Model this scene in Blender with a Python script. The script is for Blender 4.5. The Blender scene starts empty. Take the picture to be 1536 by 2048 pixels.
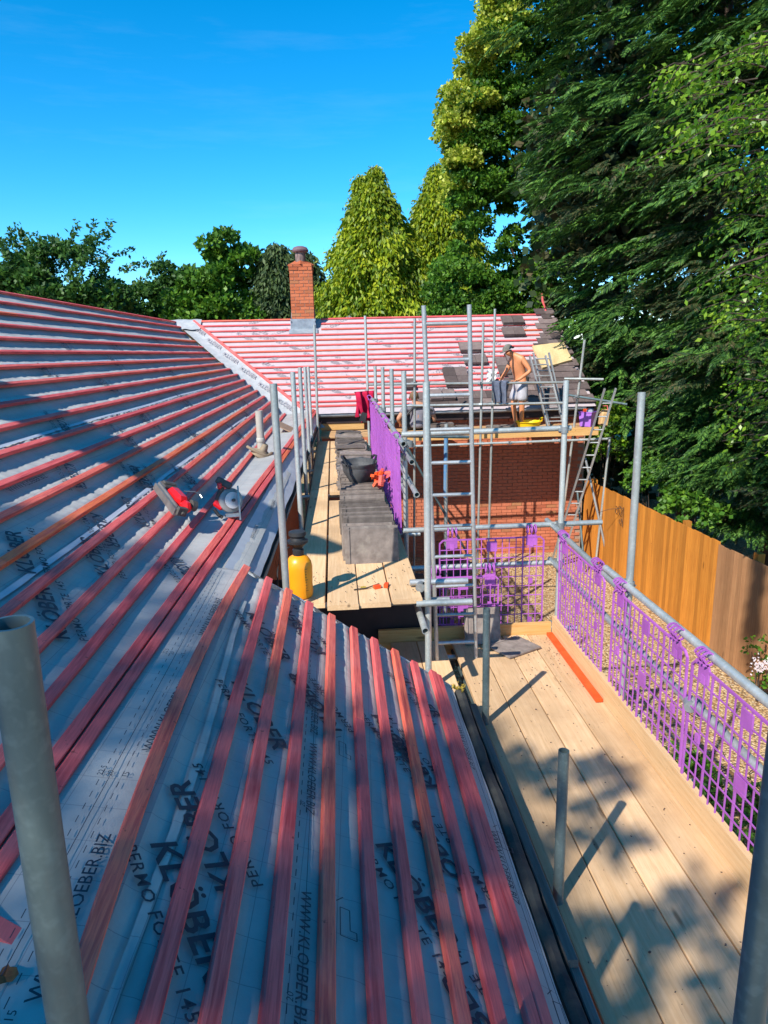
import bpy, bmesh, math, random
import numpy as np
from mathutils import Vector, Matrix, noise as mnoise
from math import sin, cos, pi, radians, sqrt, exp, atan2
random.seed(7); RNG = np.random.default_rng(7)
scene = bpy.context.scene
COL = scene.collection

# ------------------------------------------------------------------ camera
YAW, PITCH, ROLL = radians(3.783), radians(13.699), radians(1.3)
cam_d = bpy.data.cameras.new('camera'); cam = bpy.data.objects.new('camera', cam_d); COL.objects.link(cam)
cam_d.sensor_fit = 'VERTICAL'; cam_d.sensor_height = 36.0; cam_d.lens = 36.0*1400/2048
cam_d.clip_start = .05; cam_d.clip_end = 3000
_f = Vector((sin(YAW)*cos(PITCH), cos(YAW)*cos(PITCH), -sin(PITCH)))
_r = Vector((cos(YAW), -sin(YAW), 0)); _u = _r.cross(_f)
R_ = _r*cos(ROLL) - _u*sin(ROLL); U_ = _u*cos(ROLL) + _r*sin(ROLL)
cam.matrix_world = Matrix(((R_.x, U_.x, -_f.x, 0), (R_.y, U_.y, -_f.y, 0), (R_.z, U_.z, -_f.z, 0), (0, 0, 0, 1)))
scene.camera = cam

def ray(x, y): return _f + R_*((x-768)/1400.) - U_*((y-1024)/1400.)
def at_y(x, y, Y): d = ray(x, y); return d*(Y/d.y)
def at_z(x, y, Z): d = ray(x, y); return d*(Z/d.z)

# ------------------------------------------------------------------ sky and sun
SUN = Vector((-.492, -.559, .669)).normalized()
world = bpy.data.worlds.new("World"); scene.world = world; world.use_nodes = True
wn = world.node_tree; wn.nodes.clear()
sky = wn.nodes.new('ShaderNodeTexSky'); sky.sky_type = 'NISHITA'; sky.sun_disc = False
sky.sun_elevation = math.asin(SUN.z); sky.sun_rotation = atan2(SUN.x, SUN.y)
sky.altitude = 100; sky.air_density = .75; sky.dust_density = .0; sky.ozone_density = 6.0
hs = wn.nodes.new('ShaderNodeHueSaturation'); hs.inputs['Saturation'].default_value = 1.30; hs.inputs['Value'].default_value = 1.0; hs.inputs['Hue'].default_value = .487
bg = wn.nodes.new('ShaderNodeBackground'); bg.inputs['Strength'].default_value = .15
wo = wn.nodes.new('ShaderNodeOutputWorld')
tc = wn.nodes.new('ShaderNodeTexCoord'); mpw = wn.nodes.new('ShaderNodeMapping'); mpw.inputs['Scale'].default_value = (1.2, 1.2, 9); mpw.inputs['Rotation'].default_value = (.12, .25, 0)
cn = wn.nodes.new('ShaderNodeTexNoise'); cn.inputs['Scale'].default_value = 2.6; cn.inputs['Detail'].default_value = 7; cn.inputs['Roughness'].default_value = .62
cr = wn.nodes.new('ShaderNodeValToRGB'); cr.color_ramp.elements[0].position = .50; cr.color_ramp.elements[1].position = .86; cr.color_ramp.elements[1].color = (.035, .035, .035, 1)
cm = wn.nodes.new('ShaderNodeMix'); cm.data_type = 'RGBA'; cm.inputs['B'].default_value = (6.5, 7.2, 8.0, 1)
wn.links.new(tc.outputs['Generated'], mpw.inputs[0]); wn.links.new(mpw.outputs[0], cn.inputs[0]); wn.links.new(cn.outputs[0], cr.inputs[0]); wn.links.new(cr.outputs[0], cm.inputs['Factor'])
wn.links.new(hs.outputs[0], cm.inputs['A']); wn.links.new(sky.outputs[0], hs.inputs['Color']); wn.links.new(cm.outputs['Result'], bg.inputs[0]); wn.links.new(bg.outputs[0], wo.inputs[0])
sd = bpy.data.lights.new('sun', 'SUN'); sd.energy = 4.1; sd.angle = radians(.53); sd.color = (1, .95, .87)
so = bpy.data.objects.new('sun', sd); COL.objects.link(so)
so.rotation_euler = (-SUN).to_track_quat('-Z', 'Y').to_euler(); so.location = (-8, -9, 12)
scene.view_settings.view_transform = 'Standard'; scene.view_settings.look = 'None'
scene.view_settings.exposure = .80; scene.view_settings.gamma = 1; scene.view_settings.use_curve_mapping = False
scene.cycles.max_bounces = 6; scene.cycles.transparent_max_bounces = 6

# ------------------------------------------------------------------ object helpers
BASE = {}
def tag(o, label=None, cat=None, group=None, kind=None):
    if label: o['label'] = label
    if cat: o['category'] = cat
    if group: o['group'] = group
    if kind: o['kind'] = kind
    return o
def thing(name, label, cat, loc=(0, 0, 0), group=None):
    o = bpy.data.objects.new(name, None); COL.objects.link(o); o.empty_display_size = .2
    o.location = loc; BASE[o.name] = Vector(loc)
    return tag(o, label, cat, group)
def link(name, me, parent=None, loc=None):
    o = bpy.data.objects.new(name, me); COL.objects.link(o)
    b = BASE[parent.name] if parent else Vector((0, 0, 0))
    BASE[o.name] = Vector(loc) if loc is not None else b
    if parent: o.parent = parent
    o.location = BASE[o.name] - b
    return o

class MB:
    def __init__(s): s.v = []; s.f = []
    def add(s, vs, fs):
        n = len(s.v); s.v += [tuple(p) for p in vs]; s.f += [tuple(i+n for i in f) for f in fs]; return s
    def boxm(s, c, sx, sy, sz, M=None):
        vs = []
        for x in (-.5, .5):
            for y in (-.5, .5):
                for z in (-.5, .5):
                    p = Vector((x*sx, y*sy, z*sz))
                    vs.append((M @ p if M else p) + Vector(c))
        return s.add(vs, [(0, 1, 3, 2), (4, 6, 7, 5), (0, 4, 5, 1), (2, 3, 7, 6), (0, 2, 6, 4), (1, 5, 7, 3)])
    def box(s, x0, x1, y0, y1, z0, z1):
        return s.boxm(((x0+x1)/2, (y0+y1)/2, (z0+z1)/2), x1-x0, y1-y0, z1-z0)
    def bar(s, p0, p1, w, h, up=(0, 0, 1)):
        p0, p1 = Vector(p0), Vector(p1); d = (p1-p0); L = d.length; d = d/L
        r = d.cross(Vector(up)).normalized(); u = r.cross(d)
        M = Matrix((( r.x, d.x, u.x), (r.y, d.y, u.y), (r.z, d.z, u.z)))
        return s.boxm((p0+p1)/2, w, L, h, M)
    def tube(s, p0, p1, r, n=12, hollow=True, r1=None):
        p0, p1 = Vector(p0), Vector(p1); d = (p1-p0).normalized(); r1 = r if r1 is None else r1
        a = d.cross(Vector((0, 0, 1)) if abs(d.z) < .9 else Vector((1, 0, 0))).normalized(); b = d.cross(a)
        ring = lambda c, rr: [c + (a*cos(2*pi*i/n) + b*sin(2*pi*i/n))*rr for i in range(n)]
        if hollow:
            ri = r*.84; dp = min(.12, (p1-p0).length*.4)
            rs = [ring(p0+d*dp, ri), ring(p0, ri), ring(p0, r), ring(p1, r1), ring(p1, ri), ring(p1-d*dp, ri)]
        else: rs = [ring(p0, r), ring(p1, r1)]
        vs = [p for q in rs for p in q]; fs = []
        for k in range(len(rs)-1):
            for i in range(n):
                j = (i+1) % n; fs.append((k*n+i, k*n+j, (k+1)*n+j, (k+1)*n+i))
        fs.append(tuple(range(n))[::-1]); fs.append(tuple((len(rs)-1)*n+i for i in range(n)))
        return s.add(vs, fs)
    def path(s, pts, r, n=8, rs=None):
        pts = [Vector(p) for p in pts]; m = len(pts); vs = []; fs = []
        for k, p in enumerate(pts):
            d = (pts[min(k+1, m-1)] - pts[max(k-1, 0)]).normalized()
            a = d.cross(Vector((0, 0, 1)) if abs(d.z) < .95 else Vector((1, 0, 0))).normalized(); b = d.cross(a)
            rr = rs[k] if rs else r
            vs += [p + (a*cos(2*pi*i/n)+b*sin(2*pi*i/n))*rr for i in range(n)]
        for k in range(m-1):
            for i in range(n): j = (i+1) % n; fs.append((k*n+i, k*n+j, (k+1)*n+j, (k+1)*n+i))
        fs.append(tuple(range(n))[::-1]); fs.append(tuple((m-1)*n+i for i in range(n)))
        return s.add(vs, fs)
    def lathe(s, c, prof, n=20, ax=Vector((0, 0, 1)), sx=1, sy=1):
        c = Vector(c); ax = Vector(ax); a = ax.cross(Vector((0, 1, 0)) if abs(ax.y) < .9 else Vector((1, 0, 0))).normalized(); b = ax.cross(a)
        vs = []; fs = []
        for (r, z) in prof: vs += [c + ax*z + a*cos(2*pi*i/n)*r*sx + b*sin(2*pi*i/n)*r*sy for i in range(n)]
        for k in range(len(prof)-1):
            for i in range(n): j = (i+1) % n; fs.append((k*n+i, k*n+j, (k+1)*n+j, (k+1)*n+i))
        fs.append(tuple(range(n))[::-1]); fs.append(tuple((len(prof)-1)*n+i for i in range(n)))
        return s.add(vs, fs)
    def build(s, name, mat, parent=None, smooth=False, kind=None, bevel=0):
        b = BASE[parent.name] if parent else Vector((0, 0, 0))
        me = bpy.data.meshes.new(name); me.from_pydata([(p[0]-b.x, p[1]-b.y, p[2]-b.z) for p in s.v], [], s.f)
        if isinstance(mat, (list, tuple)):
            for m in mat: me.materials.append(m)
        else: me.materials.append(mat)
        o = link(name, me, parent)
        me.update()
        if smooth: shade(me)
        if bevel:
            md = o.modifiers.new('b', 'BEVEL'); md.width = bevel; md.segments = 1; md.limit_method = 'ANGLE'
        if kind: o['kind'] = kind
        return o
def shade(me, ang=40):
    me.polygons.foreach_set('use_smooth', [True]*len(me.polygons))
    me.set_sharp_from_angle(angle=radians(ang))

def grid_mesh(name, V, mat, parent=None, smooth=True, flip=False, mask=None):
    """V: (m,n,3) array of world points."""
    m, n, _ = V.shape; idx = np.arange(m*n).reshape(m, n)
    q = np.stack([idx[:-1, :-1], idx[1:, :-1], idx[1:, 1:], idx[:-1, 1:]], -1).reshape(-1, 4)
    if flip: q = q[:, ::-1]
    if mask is not None: q = q[mask.reshape(-1)]
    b = BASE[parent.name] if parent else Vector((0, 0, 0))
    return npmesh(name, (V.reshape(-1, 3) - np.array(b)), q, mat, parent, smooth)
def npmesh(name, V, Q, mat, parent=None, smooth=False):
    me = bpy.data.meshes.new(name); k = Q.shape[1]
    me.vertices.add(len(V)); me.vertices.foreach_set('co', np.ascontiguousarray(V, np.float32).ravel())
    me.loops.add(Q.size); me.loops.foreach_set('vertex_index', np.ascontiguousarray(Q, np.int32).ravel())
    me.polygons.add(len(Q)); me.polygons.foreach_set('loop_start', np.arange(0, Q.size, k, dtype=np.int32))
    me.polygons.foreach_set('loop_total', np.full(len(Q), k, np.int32))
    me.polygons.foreach_set('use_smooth', np.full(len(Q), smooth))
    me.update(calc_edges=True); me.materials.append(mat)
    return link(name, me, parent)

# ------------------------------------------------------------------ materials
def base_mat(name, rough=.8, metallic=0., spec=.3):
    m = bpy.data.materials.new(name); m.use_nodes = True; nt = m.node_tree
    p = nt.nodes['Principled BSDF']; p.inputs['Roughness'].default_value = rough; p.inputs['Metallic'].default_value = metallic
    p.inputs['Specular IOR Level'].default_value = spec
    return m, nt, p
def nd(nt, t, **kw):
    n = nt.nodes.new(t)
    for k, v in kw.items():
        if k in n.inputs.keys() if hasattr(n.inputs, 'keys') else False: n.inputs[k].default_value = v
        else: setattr(n, k, v)
    return n
def noise_fac(nt, scale, detail=4, stretch=(1, 1, 1), world_c=True, rough=.6):
    g = nt.nodes.new('ShaderNodeNewGeometry') if world_c else nt.nodes.new('ShaderNodeTexCoord')
    mp = nt.nodes.new('ShaderNodeMapping'); mp.inputs['Scale'].default_value = stretch
    nt.links.new(g.outputs['Position' if world_c else 'Object'], mp.inputs[0])
    n = nt.nodes.new('ShaderNodeTexNoise'); n.inputs['Scale'].default_value = scale; n.inputs['Detail'].default_value = detail; n.inputs['Roughness'].default_value = rough
    nt.links.new(mp.outputs[0], n.inputs[0]); return n.outputs[0]
def ramp(nt, fac, stops):
    r = nt.nodes.new('ShaderNodeValToRGB'); e = r.color_ramp.elements
    while len(e) < len(stops): e.new(.5)
    for i, (p, c) in enumerate(stops): e[i].position = p; e[i].color = (*c, 1)
    nt.links.new(fac, r.inputs[0]); return r.outputs[0]
def mixc(nt, a, b, fac, mode='MIX'):
    m = nt.nodes.new('ShaderNodeMix'); m.data_type = 'RGBA'; m.blend_type = mode
    for s, v in ((m.inputs['Factor'], fac), (m.inputs['A'], a), (m.inputs['B'], b)):
        if isinstance(v, (float, int)): s.default_value = v
        elif isinstance(v, tuple): s.default_value = (*v, 1)
        else: nt.links.new(v, s)
    return m.outputs['Result']
def math_n(nt, op, a, b=None):
    m = nt.nodes.new('ShaderNodeMath'); m.operation = op
    for s, v in ((m.inputs[0], a), (m.inputs[1], b)):
        if v is None: continue
        if isinstance(v, (float, int)): s.default_value = v
        else: nt.links.new(v, s)
    return m.outputs[0]
def rand(nt):
    return nt.nodes.new('ShaderNodeObjectInfo').outputs['Random']
def bump(nt, p, h, strength=.3, dist=.01):
    b = nt.nodes.new('ShaderNodeBump'); b.inputs['Strength'].default_value = strength; b.inputs['Distance'].default_value = dist
    nt.links.new(h, b.inputs['Height']); nt.links.new(b.outputs[0], p.inputs['Normal'])
def simple(name, c1, c2=None, scale=8, rough=.8, metallic=0, var=.0, bmp=.2, bdist=.004, stretch=(1, 1, 1), world_c=True, spec=.3):
    m, nt, p = base_mat(name, rough, metallic, spec)
    c2 = c2 or tuple(x*.75 for x in c1)
    f = noise_fac(nt, scale, 5, stretch, world_c)
    c = ramp(nt, f, [(.35, c2), (.65, c1)])
    if var:
        v = math_n(nt, 'ADD', math_n(nt, 'MULTIPLY', rand(nt), var*2), 1-var)
        c = mixc(nt, c, v, 1.0, 'MULTIPLY')
    nt.links.new(c, p.inputs['Base Color'])
    if bmp: bump(nt, p, f, bmp, bdist)
    return m
def wood(name, c1, c2, axis='Y', var=.15, knots=True, dirt=.35, rough=.75):
    m, nt, p = base_mat(name, rough)
    st = {'X': (.6, 14, 14), 'Y': (14, .6, 14), 'Z': (14, 14, .6)}[axis]
    f = noise_fac(nt, 4, 6, st); g = noise_fac(nt, 14, 4, st)
    c = ramp(nt, f, [(.3, c2), (.7, c1)])
    c = mixc(nt, c, tuple(x*.55 for x in c2), math_n(nt, 'MULTIPLY', ramp(nt, g, [(.56, (0, 0, 0)), (.72, (1, 1, 1))]), .5))
    if dirt:
        d = noise_fac(nt, 1.3, 6); c = mixc(nt, c, tuple(x*.62+.01 for x in c2), math_n(nt, 'MULTIPLY', ramp(nt, d, [(.48, (0, 0, 0)), (.7, (1, 1, 1))]), dirt))
        sp = noise_fac(nt, 26, 3); c = mixc(nt, c, (.05, .035, .025), math_n(nt, 'MULTIPLY', ramp(nt, sp, [(.70, (0, 0, 0)), (.76, (1, 1, 1))]), .55))
    if knots:
        g2 = nt.nodes.new('ShaderNodeNewGeometry'); mp = nt.nodes.new('ShaderNodeMapping')
        mp.inputs['Scale'].default_value = {'X': (.8, 4, 4), 'Y': (4, .8, 4), 'Z': (4, 4, .8)}[axis]
        nt.links.new(g2.outputs['Position'], mp.inputs[0]); vo = nt.nodes.new('ShaderNodeTexVoronoi'); vo.inputs['Scale'].default_value = 1.6
        nt.links.new(mp.outputs[0], vo.inputs[0])
        c = mixc(nt, c, tuple(x*.3 for x in c2), math_n(nt, 'MULTIPLY', ramp(nt, vo.outputs['Distance'], [(.05, (1, 1, 1)), (.10, (0, 0, 0))]), .8))
    v = math_n(nt, 'ADD', math_n(nt, 'MULTIPLY', rand(nt), var*2), 1-var)
    c = mixc(nt, c, v, 1.0, 'MULTIPLY')
    nt.links.new(c, p.inputs['Base Color']); bump(nt, p, g, .25, .003)
    return m
M = {}
M['deck'] = wood('scaffold_board_wood', (.74, .50, .285), (.60, .375, .19), 'Y', .16, dirt=.6)
M['deckx'] = wood('scaffold_board_wood_cross', (.62, .38, .19), (.47, .26, .11), 'X', .1)
M['toe'] = wood('toe_board_wood', (.66, .40, .16), (.55, .28, .08), 'X', .08, dirt=.1)
M['toey'] = wood('toe_board_wood_long', (.66, .45, .25), (.56, .34, .16), 'Y', .08, dirt=.1)
M['greywood'] = wood('weathered_board', (.26, .225, .19), (.15, .125, .105), 'Y', .1)
M['fence'] = wood('fence_board_stain', (.58, .235, .035), (.42, .14, .016), 'Z', .22, dirt=.15)
M['fence_old'] = wood('fence_board_faded', (.42, .22, .10), (.30, .14, .06), 'Z', .2, dirt=.3)

def batten_mat(name, axis):
    m, nt, p = base_mat(name, .72)
    st = {'X': (.5, 10, 10), 'Y': (10, .5, 10)}[axis]
    f = noise_fac(nt, 5, 6, st); r = rand(nt)
    c = ramp(nt, r, [(0, (.80, .115, .12)), (.70, (.90, .165, .145)), (.88, (.90, .18, .11)), (1, (.86, .19, .06))])
    c = mixc(nt, c, (.44, .035, .045), math_n(nt, 'MULTIPLY', ramp(nt, f, [(.48, (0, 0, 0)), (.68, (1, 1, 1))]), .8))
    fg = noise_fac(nt, 18, 4, st); c = mixc(nt, c, (.56, .075, .08), math_n(nt, 'MULTIPLY', ramp(nt, fg, [(.45, (0, 0, 0)), (.6, (1, 1, 1))]), .45))
    pale = noise_fac(nt, 2.2, 5); c = mixc(nt, c, (.86, .24, .22), math_n(nt, 'MULTIPLY', ramp(nt, pale, [(.5, (0, 0, 0)), (.72, (1, 1, 1))]), .45))
    sp = noise_fac(nt, 30, 3); c = mixc(nt, c, (.09, .02, .015), math_n(nt, 'MULTIPLY', ramp(nt, sp, [(.68, (0, 0, 0)), (.74, (1, 1, 1))]), .7))
    nt.links.new(c, p.inputs['Base Color']); bump(nt, p, f, .3, .003); return m
M['batten'] = batten_mat('red_dyed_batten', 'Y'); M['battenx'] = batten_mat('red_dyed_batten_cross', 'X')

def membrane_mat(name, c1, c2, gridc):
    m, nt, p = base_mat(name, .55, 0, .35)
    f = noise_fac(nt, 3.0, 5); c = ramp(nt, f, [(.35, c2), (.65, c1)])
    # faint printed nail-line grid of the sheet, flat print
    g = nt.nodes.new('ShaderNodeNewGeometry'); br = nt.nodes.new('ShaderNodeTexBrick'); br.offset = 0
    mp = nt.nodes.new('ShaderNodeMapping'); mp.inputs['Rotation'].default_value = (0, 0, radians(2))
    nt.links.new(g.outputs['Position'], mp.inputs[0]); nt.links.new(mp.outputs[0], br.inputs[0])
    br.inputs['Scale'].default_value = 1; br.inputs['Mortar Size'].default_value = .0012; br.inputs['Brick Width'].default_value = .12; br.inputs['Row Height'].default_value = .15
    br.inputs['Mortar Smooth'].default_value = 0
    c = mixc(nt, c, gridc, math_n(nt, 'MULTIPLY', br.outputs['Fac'], .55))
    dst = noise_fac(nt, 9, 6); c = mixc(nt, c, tuple(x*.7 for x in c2), math_n(nt, 'MULTIPLY', ramp(nt, dst, [(.55, (0, 0, 0)), (.75, (1, 1, 1))]), .3))
    nt.links.new(c, p.inputs['Base Color'])
    fb = math_n(nt, 'ADD', noise_fac(nt, 22, 4), math_n(nt, 'MULTIPLY', noise_fac(nt, 5.5, 5, (1, .5, 1)), 2.5)); bump(nt, p, fb, .28, .006)
    return m
M['mem'] = membrane_mat('grey_roofing_membrane', (.43, .425, .40), (.35, .345, .33), (.12, .13, .15))
M['lap'] = simple('membrane_lap', (.46, .49, .53), (.40, .43, .48), 6, .45)
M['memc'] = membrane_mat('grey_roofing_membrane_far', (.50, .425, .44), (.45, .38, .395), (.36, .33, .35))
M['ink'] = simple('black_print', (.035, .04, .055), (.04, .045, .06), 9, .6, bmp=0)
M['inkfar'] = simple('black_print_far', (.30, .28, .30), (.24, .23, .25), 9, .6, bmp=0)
M['valley'] = simple('valley_liner', (.43, .44, .45), (.34, .36, .37), 9, .5, bmp=.5, bdist=.02)
M['lead'] = simple('lead_sheet', (.36, .40, .43), (.25, .28, .31), 9, .45, metallic=.3, bmp=.3)

def galv(name, c1, c2, rust):
    m, nt, p = base_mat(name, .42, .55, .5)
    f = noise_fac(nt, 7, 6, (1, 1, .35)); c = ramp(nt, f, [(.3, c2), (.7, c1)])
    g = noise_fac(nt, 45, 2); c = mixc(nt, c, tuple(min(1, x*1.3) for x in c1), math_n(nt, 'MULTIPLY', ramp(nt, g, [(.5, (0, 0, 0)), (.7, (1, 1, 1))]), .35))
    d = noise_fac(nt, 5, 5, (1, 1, .5)); c = mixc(nt, c, rust, math_n(nt, 'MULTIPLY', ramp(nt, d, [(.58, (0, 0, 0)), (.74, (1, 1, 1))]), .6))
    v = math_n(nt, 'ADD', math_n(nt, 'MULTIPLY', rand(nt), .4), .8)
    c = mixc(nt, c, v, 1.0, 'MULTIPLY'); nt.links.new(c, p.inputs['Base Color'])
    rr = ramp(nt, d, [(.3, (.36,)*3), (.7, (.62,)*3)]); nt.links.new(rr, p.inputs['Roughness']); bump(nt, p, g, .12, .002); return m
M['galv'] = galv('galvanised_tube', (.56, .57, .53), (.36, .39, .37), (.22, .18, .13))
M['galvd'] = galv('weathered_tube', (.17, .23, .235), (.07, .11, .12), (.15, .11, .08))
M['alu'] = galv('aluminium', (.44, .45, .44), (.30, .31, .31), (.3, .3, .28))
M['coup'] = galv('coupler_steel', (.36, .38, .38), (.20, .22, .22), (.22, .13, .07))
M['blue'] = simple('blue_painted_tube', (.08, .22, .42), (.16, .25, .33), 20, .5)
M['purple'] = simple('purple_plastic', (.42, .12, .46), (.34, .09, .38), 6, .45, var=.12, bmp=0)
def slate_mat(name, a, b, lich):
    m, nt, p = base_mat(name, .8)
    f = noise_fac(nt, 12, 6, (1, 1, 1), False); c = ramp(nt, f, [(.3, b), (.7, a)])
    l = noise_fac(nt, 7, 6); c = mixc(nt, c, lich, math_n(nt, 'MULTIPLY', ramp(nt, l, [(.55, (0, 0, 0)), (.70, (1, 1, 1))]), .5))
    v = math_n(nt, 'ADD', math_n(nt, 'MULTIPLY', rand(nt), .9), .5)
    c = mixc(nt, c, v, 1.0, 'MULTIPLY'); nt.links.new(c, p.inputs['Base Color']); bump(nt, p, f, .4, .004); return m
M['tile'] = slate_mat('concrete_tile', (.25, .205, .175), (.13, .105, .09), (.34, .30, .24))
M['slate'] = slate_mat('laid_tile', (.165, .125, .115), (.125, .09, .085), (.20, .17, .14))
def brick_mat(name, a, b):
    m, nt, p = base_mat(name, .85)
    f = noise_fac(nt, 14, 5); c = ramp(nt, rand(nt), [(0, a), (.5, b), (.85, (a[0]*.75, a[1]*.7, a[2]*.7)), (1, (.42, .20, .09))])
    c = mixc(nt, c, tuple(x*.6 for x in b), math_n(nt, 'MULTIPLY', ramp(nt, f, [(.45, (0, 0, 0)), (.7, (1, 1, 1))]), .6))
    nt.links.new(c, p.inputs['Base Color']); bump(nt, p, f, .4, .004); return m
M['brick'] = brick_mat('red_brick', (.50, .15, .075), (.56, .18, .095))
M['mortar'] = simple('mortar', (.42, .28, .20), (.34, .22, .16), 12, .9)
M['cbrick'] = brick_mat('chimney_brick', (.50, .13, .05), (.56, .17, .075))
M['black'] = simple('black_plastic', (.02, .021, .023), (.035, .035, .035), 10, .5)
M['gutter'] = simple('old_black_gutter', (.028, .028, .03), (.075, .07, .058), 7, .85, bmp=.6, bdist=.02)
M['fascia'] = wood('brown_fascia', (.30, .095, .03), (.20, .055, .015), 'X', .1)
M['soffit'] = simple('dark_fascia', (.05, .03, .03), (.03, .02, .02), 5, .6)
M['pipe'] = simple('grey_plastic_pipe', (.46, .43, .37), (.38, .35, .30), 6, .5)
M['orange'] = simple('orange_plastic_strip', (.80, .10, .02), (.72, .07, .012), 8, .5)
M['earth'] = simple('dark_soil', (.05, .035, .025), (.03, .022, .016), 9, 1)

def gravel_mat():
    m, nt, p = base_mat('pea_gravel', .85)
    g = nt.nodes.new('ShaderNodeNewGeometry'); vo = nt.nodes.new('ShaderNodeTexVoronoi'); vo.inputs['Scale'].default_value = 34
    nt.links.new(g.outputs['Position'], vo.inputs[0])
    sep = nt.nodes.new('ShaderNodeSeparateColor'); nt.links.new(vo.outputs['Color'], sep.inputs[0])
    c = ramp(nt, sep.outputs[0], [(0, (.30, .15, .06)), (.3, (.56, .34, .14)), (.6, (.64, .44, .22)), (.85, (.70, .54, .34)), (1, (.42, .30, .2))])
    c = mixc(nt, c, (.10, .06, .03), math_n(nt, 'MULTIPLY', ramp(nt, vo.outputs['Distance'], [(.45, (0, 0, 0)), (.75, (1, 1, 1))]), .8))
    w = noise_fac(nt, .7, 5); c = mixc(nt, c, (.30, .2, .11), math_n(nt, 'MULTIPLY', ramp(nt, w, [(.5, (0, 0, 0)), (.7, (1, 1, 1))]), .3))
    nt.links.new(c, p.inputs['Base Color'])
    inv = math_n(nt, 'SUBTRACT', 1.0, vo.outputs['Distance']); bump(nt, p, inv, .9, .02); return m
M['gravel'] = gravel_mat()

def leaf_mat(name, cols, trans=.35, rough=.5, spec=.35, clump=1.2):
    m = bpy.data.materials.new(name); m.use_nodes = True; nt = m.node_tree; p = nt.nodes['Principled BSDF']; out = nt.nodes['Material Output']
    g = nt.nodes.new('ShaderNodeNewGeometry'); n = len(cols)
    c = ramp(nt, g.outputs['Random Per Island'], [(i/(n-1), c) for i, c in enumerate(cols)])
    big = noise_fac(nt, clump, 3); c = mixc(nt, c, tuple(x*.55 for x in cols[0]), math_n(nt, 'MULTIPLY', ramp(nt, big, [(.48, (0, 0, 0)), (.68, (1, 1, 1))]), .55))
    nt.links.new(c, p.inputs['Base Color']); p.inputs['Roughness'].default_value = rough; p.inputs['Specular IOR Level'].default_value = spec
    t = nt.nodes.new('ShaderNodeBsdfTranslucent'); nt.links.new(mixc(nt, c, (1., 1., .35), .0), t.inputs[0])
    mx = nt.nodes.new('ShaderNodeMixShader'); mx.inputs[0].default_value = trans
    nt.links.new(p.outputs[0], mx.inputs[1]); nt.links.new(t.outputs[0], mx.inputs[2]); nt.links.new(mx.outputs[0], out.inputs[0]); return m
M['bark'] = simple('bark', (.10, .07, .05), (.045, .032, .025), 9, .95, bmp=.8, bdist=.03, stretch=(1, 1, .25))
# ================================================================== SETTING: ground
GZ = -4.65
gs = []
xs = np.concatenate([np.linspace(-60, -8, 10), np.linspace(-6, 14, 60), np.linspace(18, 90, 12)])
ys = np.concatenate([np.linspace(-40, -4, 8), np.linspace(-2, 18, 60), np.linspace(22, 160, 16)])
XX, YY = np.meshgrid(xs, ys, indexing='ij')
ZZ = GZ - .006*np.clip(YY, 0, 16) + .02*np.sin(XX*1.3+YY*.7)*np.sin(YY*.9)
ground = grid_mesh('ground', np.stack([XX, YY, ZZ], -1), M['gravel'], smooth=True); ground['kind'] = 'structure'
# far terrain sheet to the horizon
far = simple('grass_field', (.06, .09, .02), (.045, .07, .018), 3, .95)
ft = MB().add([(-900, 160, -4.75), (900, 160, -4.75), (900, 1500, -4.75), (-900, 1500, -4.75), (-900, -300, -4.85), (900, -300, -4.85), (900, 160, -4.8), (-900, 160, -4.8)], [(0, 1, 2, 3), (4, 5, 6, 7)]).build('terrain', far); ft['kind'] = 'structure'

# ================================================================== HOUSE
house = thing('house', 'L shaped brick bungalow with stripped roofs of grey membrane and red battens', 'house', (-2, 8, GZ))
# --- roof surfaces. Roof A rises to the left; near and far ends of each batten line (X, Y, Z)
def pA(X, Y): return Vector((X, Y, .6 - .5084*(X+4.2) + .0202*(Y-18.8)))
def pC(X, Y): return Vector((X, Y, .575 + .62*(Y-17.95)))
def pC_px(x, y):
    d = ray(x, y); return d*((.575-.62*17.95)/(d.z-.62*d.y))
nearX = [(-4.935, 11.33), (-4.587, 10.49), (-4.257, 9.69), (-3.949, 8.94), (-3.652, 8.22), (-3.389, 7.585), (-3.139, 6.98), (-2.893, 6.38), (-2.661, 5.82), (-2.434, 5.27), (-2.225, 4.76), (-2.019, 4.26), (-1.839, 3.83), (-1.64, 3.34), (-1.458, 2.90), (-1.279, 2.467), None, (-.997, 2.256)]
farpx = [(352, 646), (361, 656), (371, 669), (390, 684.6), (404.6, 696), (417, 707.5), (430, 719), (444.5, 729.5), (459, 740), (473.5, 751), (487, 762), (500, 773), (513, 783.5), (527.5, 795), (541, 806), (554, 818), (569, 830), (577, 852)]
def pA_px(x, y):
    d = ray(x, y); p0 = pA(-1, 5); n_ = Vector((.453, -.018, .891)).normalized(); return d*(p0.dot(n_)/d.dot(n_))
LINES = [(pA(*n) if n else pA_px(105, 1394), pC_px(*f)) for n, f in zip(nearX, farpx)]
KD = 17
LINES[-1] = (pA(-.997, 2.256), pA(-.716, 8.83) + (pA(-.716, 8.83)-pA(-.997, 2.256))*.93)
KE = 18
def line_pt(k, Y):
    if k >= KE:                                    # eave edge
        if Y < 4.4: return Vector((-.626, Y, -1.43))
        t = (Y-4.4)/(14.6-4.4); return Vector((-.63, 4.4, -1.47)).lerp(Vector((-.40, 14.6, -1.50)), t)
    a, b = LINES[k]; t = (Y-a.y)/(b.y-a.y)
    p = a.lerp(b, t)
    return p
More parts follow.
